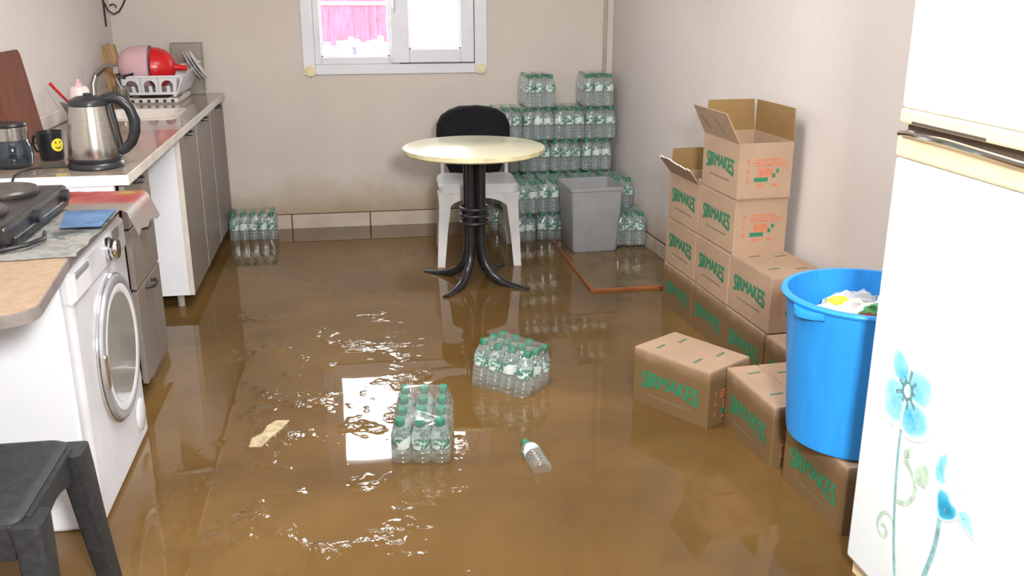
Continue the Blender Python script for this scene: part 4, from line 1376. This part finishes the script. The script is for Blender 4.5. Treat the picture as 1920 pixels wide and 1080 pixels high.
# local x runs along the doors towards the camera, local -y is the way the doors face, z up from the floor
FW, zo = 0.60, -FLOOR
MB().box((FW / 2, 0.335, 0.86), (FW, 0.55, 1.66), 0.006).build('cabinet', 'fridge_side', fr)
ld = MB().box((FW / 2, 0.028, (0.045 + 1.060) / 2 + zo), (FW, 0.055, 1.015), 0.010, seg=3).build('lower_door', 'fridge', fr, ang=20)
ud = MB().box((FW / 2, 0.028, (1.165 + 1.66) / 2 + zo), (FW, 0.055, 0.495), 0.010, seg=3).build('upper_door', 'fridge', fr, ang=20)
MB().box((FW / 2, 0.028, 1.0825 + zo), (FW, 0.057, 0.045), 0.006).build('lower_handle_strip', 'yellowed', ld)
MB().box((FW / 2, 0.028, 1.149 + zo), (FW, 0.057, 0.032), 0.006).build('upper_handle_strip', 'yellowed', ud)
MB().box((FW / 2, 0.040, 1.119 + zo), (FW - 0.008, 0.036, 0.030)).build('door_gap', 'dark_gap', fr, smooth=False)
MB().tube([(0.012, -0.002, 1.112 + zo), (0.06, -0.010, 1.118 + zo), (0.20, -0.014, 1.120 + zo), (0.40, -0.012, 1.113 + zo), (0.59, -0.006, 1.110 + zo)], 0.0065, 8).build('silver_trim', 'chrome', ld)
MB().box((0.17, -0.0008, 1.139 + zo), (0.24, 0.002, 0.006)).build('groove', 'dark_gap', ud, smooth=False)
MB().box((FW / 2, 0.045, 0.020 + zo), (FW - 0.01, 0.05, 0.046), 0.003).build('plinth', 'yellowed', fr)

# the painted flowers: colour fades from a blue heart to a pale rim inside each petal
k = NT('petal_print')
at = k.n('ShaderNodeVertexColor', layer_name='ink')
n = k.noise(k.coord(), 38, 4, 0.6)
f = k.math('ADD', at.outputs['Color'], k.math('MULTIPLY', k.math('MULTIPLY', k.math('SUBTRACT', n, 0.5), at.outputs['Color']), 1.1), True)
k.l(k.ramp(f, [(0.08, (0.80, 0.88, 0.92)), (0.36, (0.30, 0.72, 0.86)), (0.66, (0.04, 0.46, 0.74)), (0.95, (0.02, 0.20, 0.34))]), k.p.inputs['Base Color'])
k.p.inputs['Roughness'].default_value = 0.28
M['petal'] = k.m
M['print_stem'] = mat('stem_print', (0.26, 0.52, 0.56), 0.3, var=0.4, scale=60)
M['print_leaf'] = mat('leaf_print', (0.52, 0.72, 0.58), 0.3, var=0.3, scale=40)
M['print_dark'] = mat('heart_print', (0.16, 0.33, 0.37), 0.3, var=0.5, scale=80)


def petal(pts, heart, parent, strength, y=-0.0006, name='petal'):
    """one flat printed petal: rings shrink from the outline to its heart, the ink getting stronger"""
    # round the outline
    P = [Vector(p) for p in pts]
    for _ in range(2):
        Q = []
        for i in range(len(P)):
            a, c_ = P[i], P[(i + 1) % len(P)]
            Q += [a * 0.75 + c_ * 0.25, a * 0.25 + c_ * 0.75]
        P = Q
    h = Vector(heart)
    b = MB()
    lay = None
    rings = []
    vals = []
    for tt, s in ((1.0, 0.06), (0.93, 0.42), (0.72, 0.85), (0.35, 0.96), (0.06, 1.0)):
        rings.append([(h.x + (p.x - h.x) * tt, y, h.y + zo + (p.y - h.y) * tt) for p in P])
        vals.append(s * strength)
    b.loft(rings, cap=False)
    b.bm.verts.ensure_lookup_table()
    nn = len(P)
    cl = b.bm.loops.layers.color.new('ink')
    b.bm.verts.index_update()
    for f_ in b.bm.faces:
        for lp in f_.loops:
            s = vals[lp.vert.index // nn]
            lp[cl] = (s, s, s, 1)
    return b.build(name, 'petal', parent, smooth=False)


fl = bpy.data.objects.new('flower_print', None)
COL.objects.link(fl)
fl.parent = ld
hc = (0.160, 0.566)
petal([(0.1, 0.658), (0.144, 0.640), (0.163, 0.611), (0.158, 0.56), (0.123, 0.56), (0.085, 0.598), (0.083, 0.640)], (0.142, 0.585), fl, 0.75)
petal([(0.066, 0.568), (0.110, 0.585), (0.155, 0.572), (0.155, 0.53), (0.147, 0.460), (0.08, 0.471), (0.065, 0.506)], (0.140, 0.535), fl, 0.70, -0.0008)
petal([(0.165, 0.632), (0.22, 0.634), (0.254, 0.618), (0.253, 0.566), (0.217, 0.530), (0.160, 0.545), (0.158, 0.60)], (0.185, 0.575), fl, 0.72, -0.0010)
petal([(0.155, 0.545), (0.195, 0.558), (0.251, 0.545), (0.264, 0.497), (0.207, 0.460), (0.150, 0.462)], (0.168, 0.520), fl, 0.78, -0.0012)
b = MB()
for i in range(9):
    a0 = 2 * PI * i / 9
    r0, r1 = (0.021, 0.034 + 0.008 * (i % 3))
    ps = [(hc[0] + r * math.cos(a0 + d) * 0.85, hc[1] + r * math.sin(a0 + d)) for r, d in ((r0, -0.2), (r1, -0.08), (r1, 0.10), (r0, 0.22))]
    b.faces([(p[0], -0.0014, p[1] + zo) for p in ps], [(0, 1, 2, 3)])
rg = [[(hc[0] + r * math.cos(2 * PI * i / 20) * 0.85, -0.0014, hc[1] + zo + r * math.sin(2 * PI * i / 20)) for i in range(20)] for r in (0.016, 0.023)]
b.loft(rg, cap=False)
b.build('heart', 'print_dark', fl, smooth=False)


def ribbon(pts, w, m, name, y=-0.0009):
    P = [Vector((p[0], p[1])) for p in pts]
    for _ in range(2):
        Q = [P[0]]
        for a, c_ in zip(P, P[1:]):
            Q += [a * 0.75 + c_ * 0.25, a * 0.25 + c_ * 0.75]
        Q.append(P[-1])
        P = Q
    vs = []
    for i, p in enumerate(P):
        d = (P[min(i + 1, len(P) - 1)] - P[max(i - 1, 0)]).normalized()
        nrm = Vector((-d.y, d.x)) * w / 2
        for q in (p + nrm, p - nrm):
            vs.append((q.x, y, q.y + zo))
    b = MB()
    b.faces(vs, [(2 * i, 2 * i + 1, 2 * i + 3, 2 * i + 2) for i in range(len(P) - 1)])
    return b.build(name, m, fl, smooth=False)


ribbon([(0.154, 0.470), (0.156, 0.399), (0.164, 0.322), (0.173, 0.257), (0.186, 0.188), (0.204, 0.121), (0.22, 0.06)], 0.0075, 'print_stem', 'stem')
ribbon([(0.169, 0.299), (0.207, 0.309), (0.23, 0.34), (0.233, 0.367), (0.22, 0.388), (0.195, 0.402), (0.188, 0.416)], 0.010, 'print_leaf', 'tendril')
ribbon([(0.183, 0.231), (0.165, 0.252), (0.136, 0.253), (0.114, 0.222), (0.116, 0.192), (0.142, 0.184), (0.156, 0.205), (0.144, 0.219), (0.128, 0.212)], 0.0075, 'print_leaf', 'tendril')
ribbon([(0.324, 0.345), (0.325, 0.304), (0.32, 0.256), (0.309, 0.215), (0.302, 0.187), (0.29, 0.12), (0.275, 0.06)], 0.012, 'print_stem', 'stem')
b = MB()
b.faces([(p[0], -0.001, p[1] + zo) for p in [(0.233, 0.423), (0.26, 0.432), (0.273, 0.411), (0.263, 0.381), (0.235, 0.379), (0.225, 0.402)]], [(0, 1, 2, 3, 4, 5)])
for cx, cz in ((0.186, 0.425), (0.197, 0.432), (0.190, 0.408)):
    b.faces([(cx + 0.009 * math.cos(i * PI / 5), -0.0011, cz + zo + 0.011 * math.sin(i * PI / 5)) for i in range(10)], [tuple(range(10))])
b.build('leaf', 'print_leaf', fl, smooth=False)
petal([(0.284, 0.445), (0.294, 0.478), (0.316, 0.500), (0.328, 0.488), (0.318, 0.45), (0.334, 0.418), (0.300, 0.41), (0.289, 0.421)], (0.302, 0.455), fl, 0.72)
petal([(0.300, 0.415), (0.336, 0.418), (0.356, 0.397), (0.378, 0.398), (0.380, 0.370), (0.328, 0.338), (0.308, 0.352)], (0.336, 0.372), fl, 0.95, -0.0010)
petal([(0.324, 0.483), (0.352, 0.486), (0.386, 0.529), (0.412, 0.536), (0.413, 0.508), (0.388, 0.459), (0.367, 0.426), (0.355, 0.399), (0.327, 0.426)], (0.360, 0.455), fl, 0.42, -0.0008)
petal([(0.370, 0.398), (0.413, 0.411), (0.428, 0.387), (0.446, 0.355), (0.41, 0.360), (0.378, 0.372)], (0.395, 0.385), fl, 0.66, -0.0012)

# ------------------------------------------------------------------ flotsam
b = MB()
pts = [(-0.06, -0.09), (-0.02, -0.10), (0.01, -0.04), (0.05, 0.02), (0.075, 0.075), (0.03, 0.085), (0.0, 0.05), (-0.015, 0.0), (-0.05, -0.03)]
b.prism(pts, -0.001, 0.0025)
o = b.build('soggy_scrap', 'scrap', None, (-0.345, 2.95, 0.0005), (0, 0, 0.1), smooth=False)
tag(o, 'pale soggy paper scrap floating between the washer and the bottle packs', 'scrap')
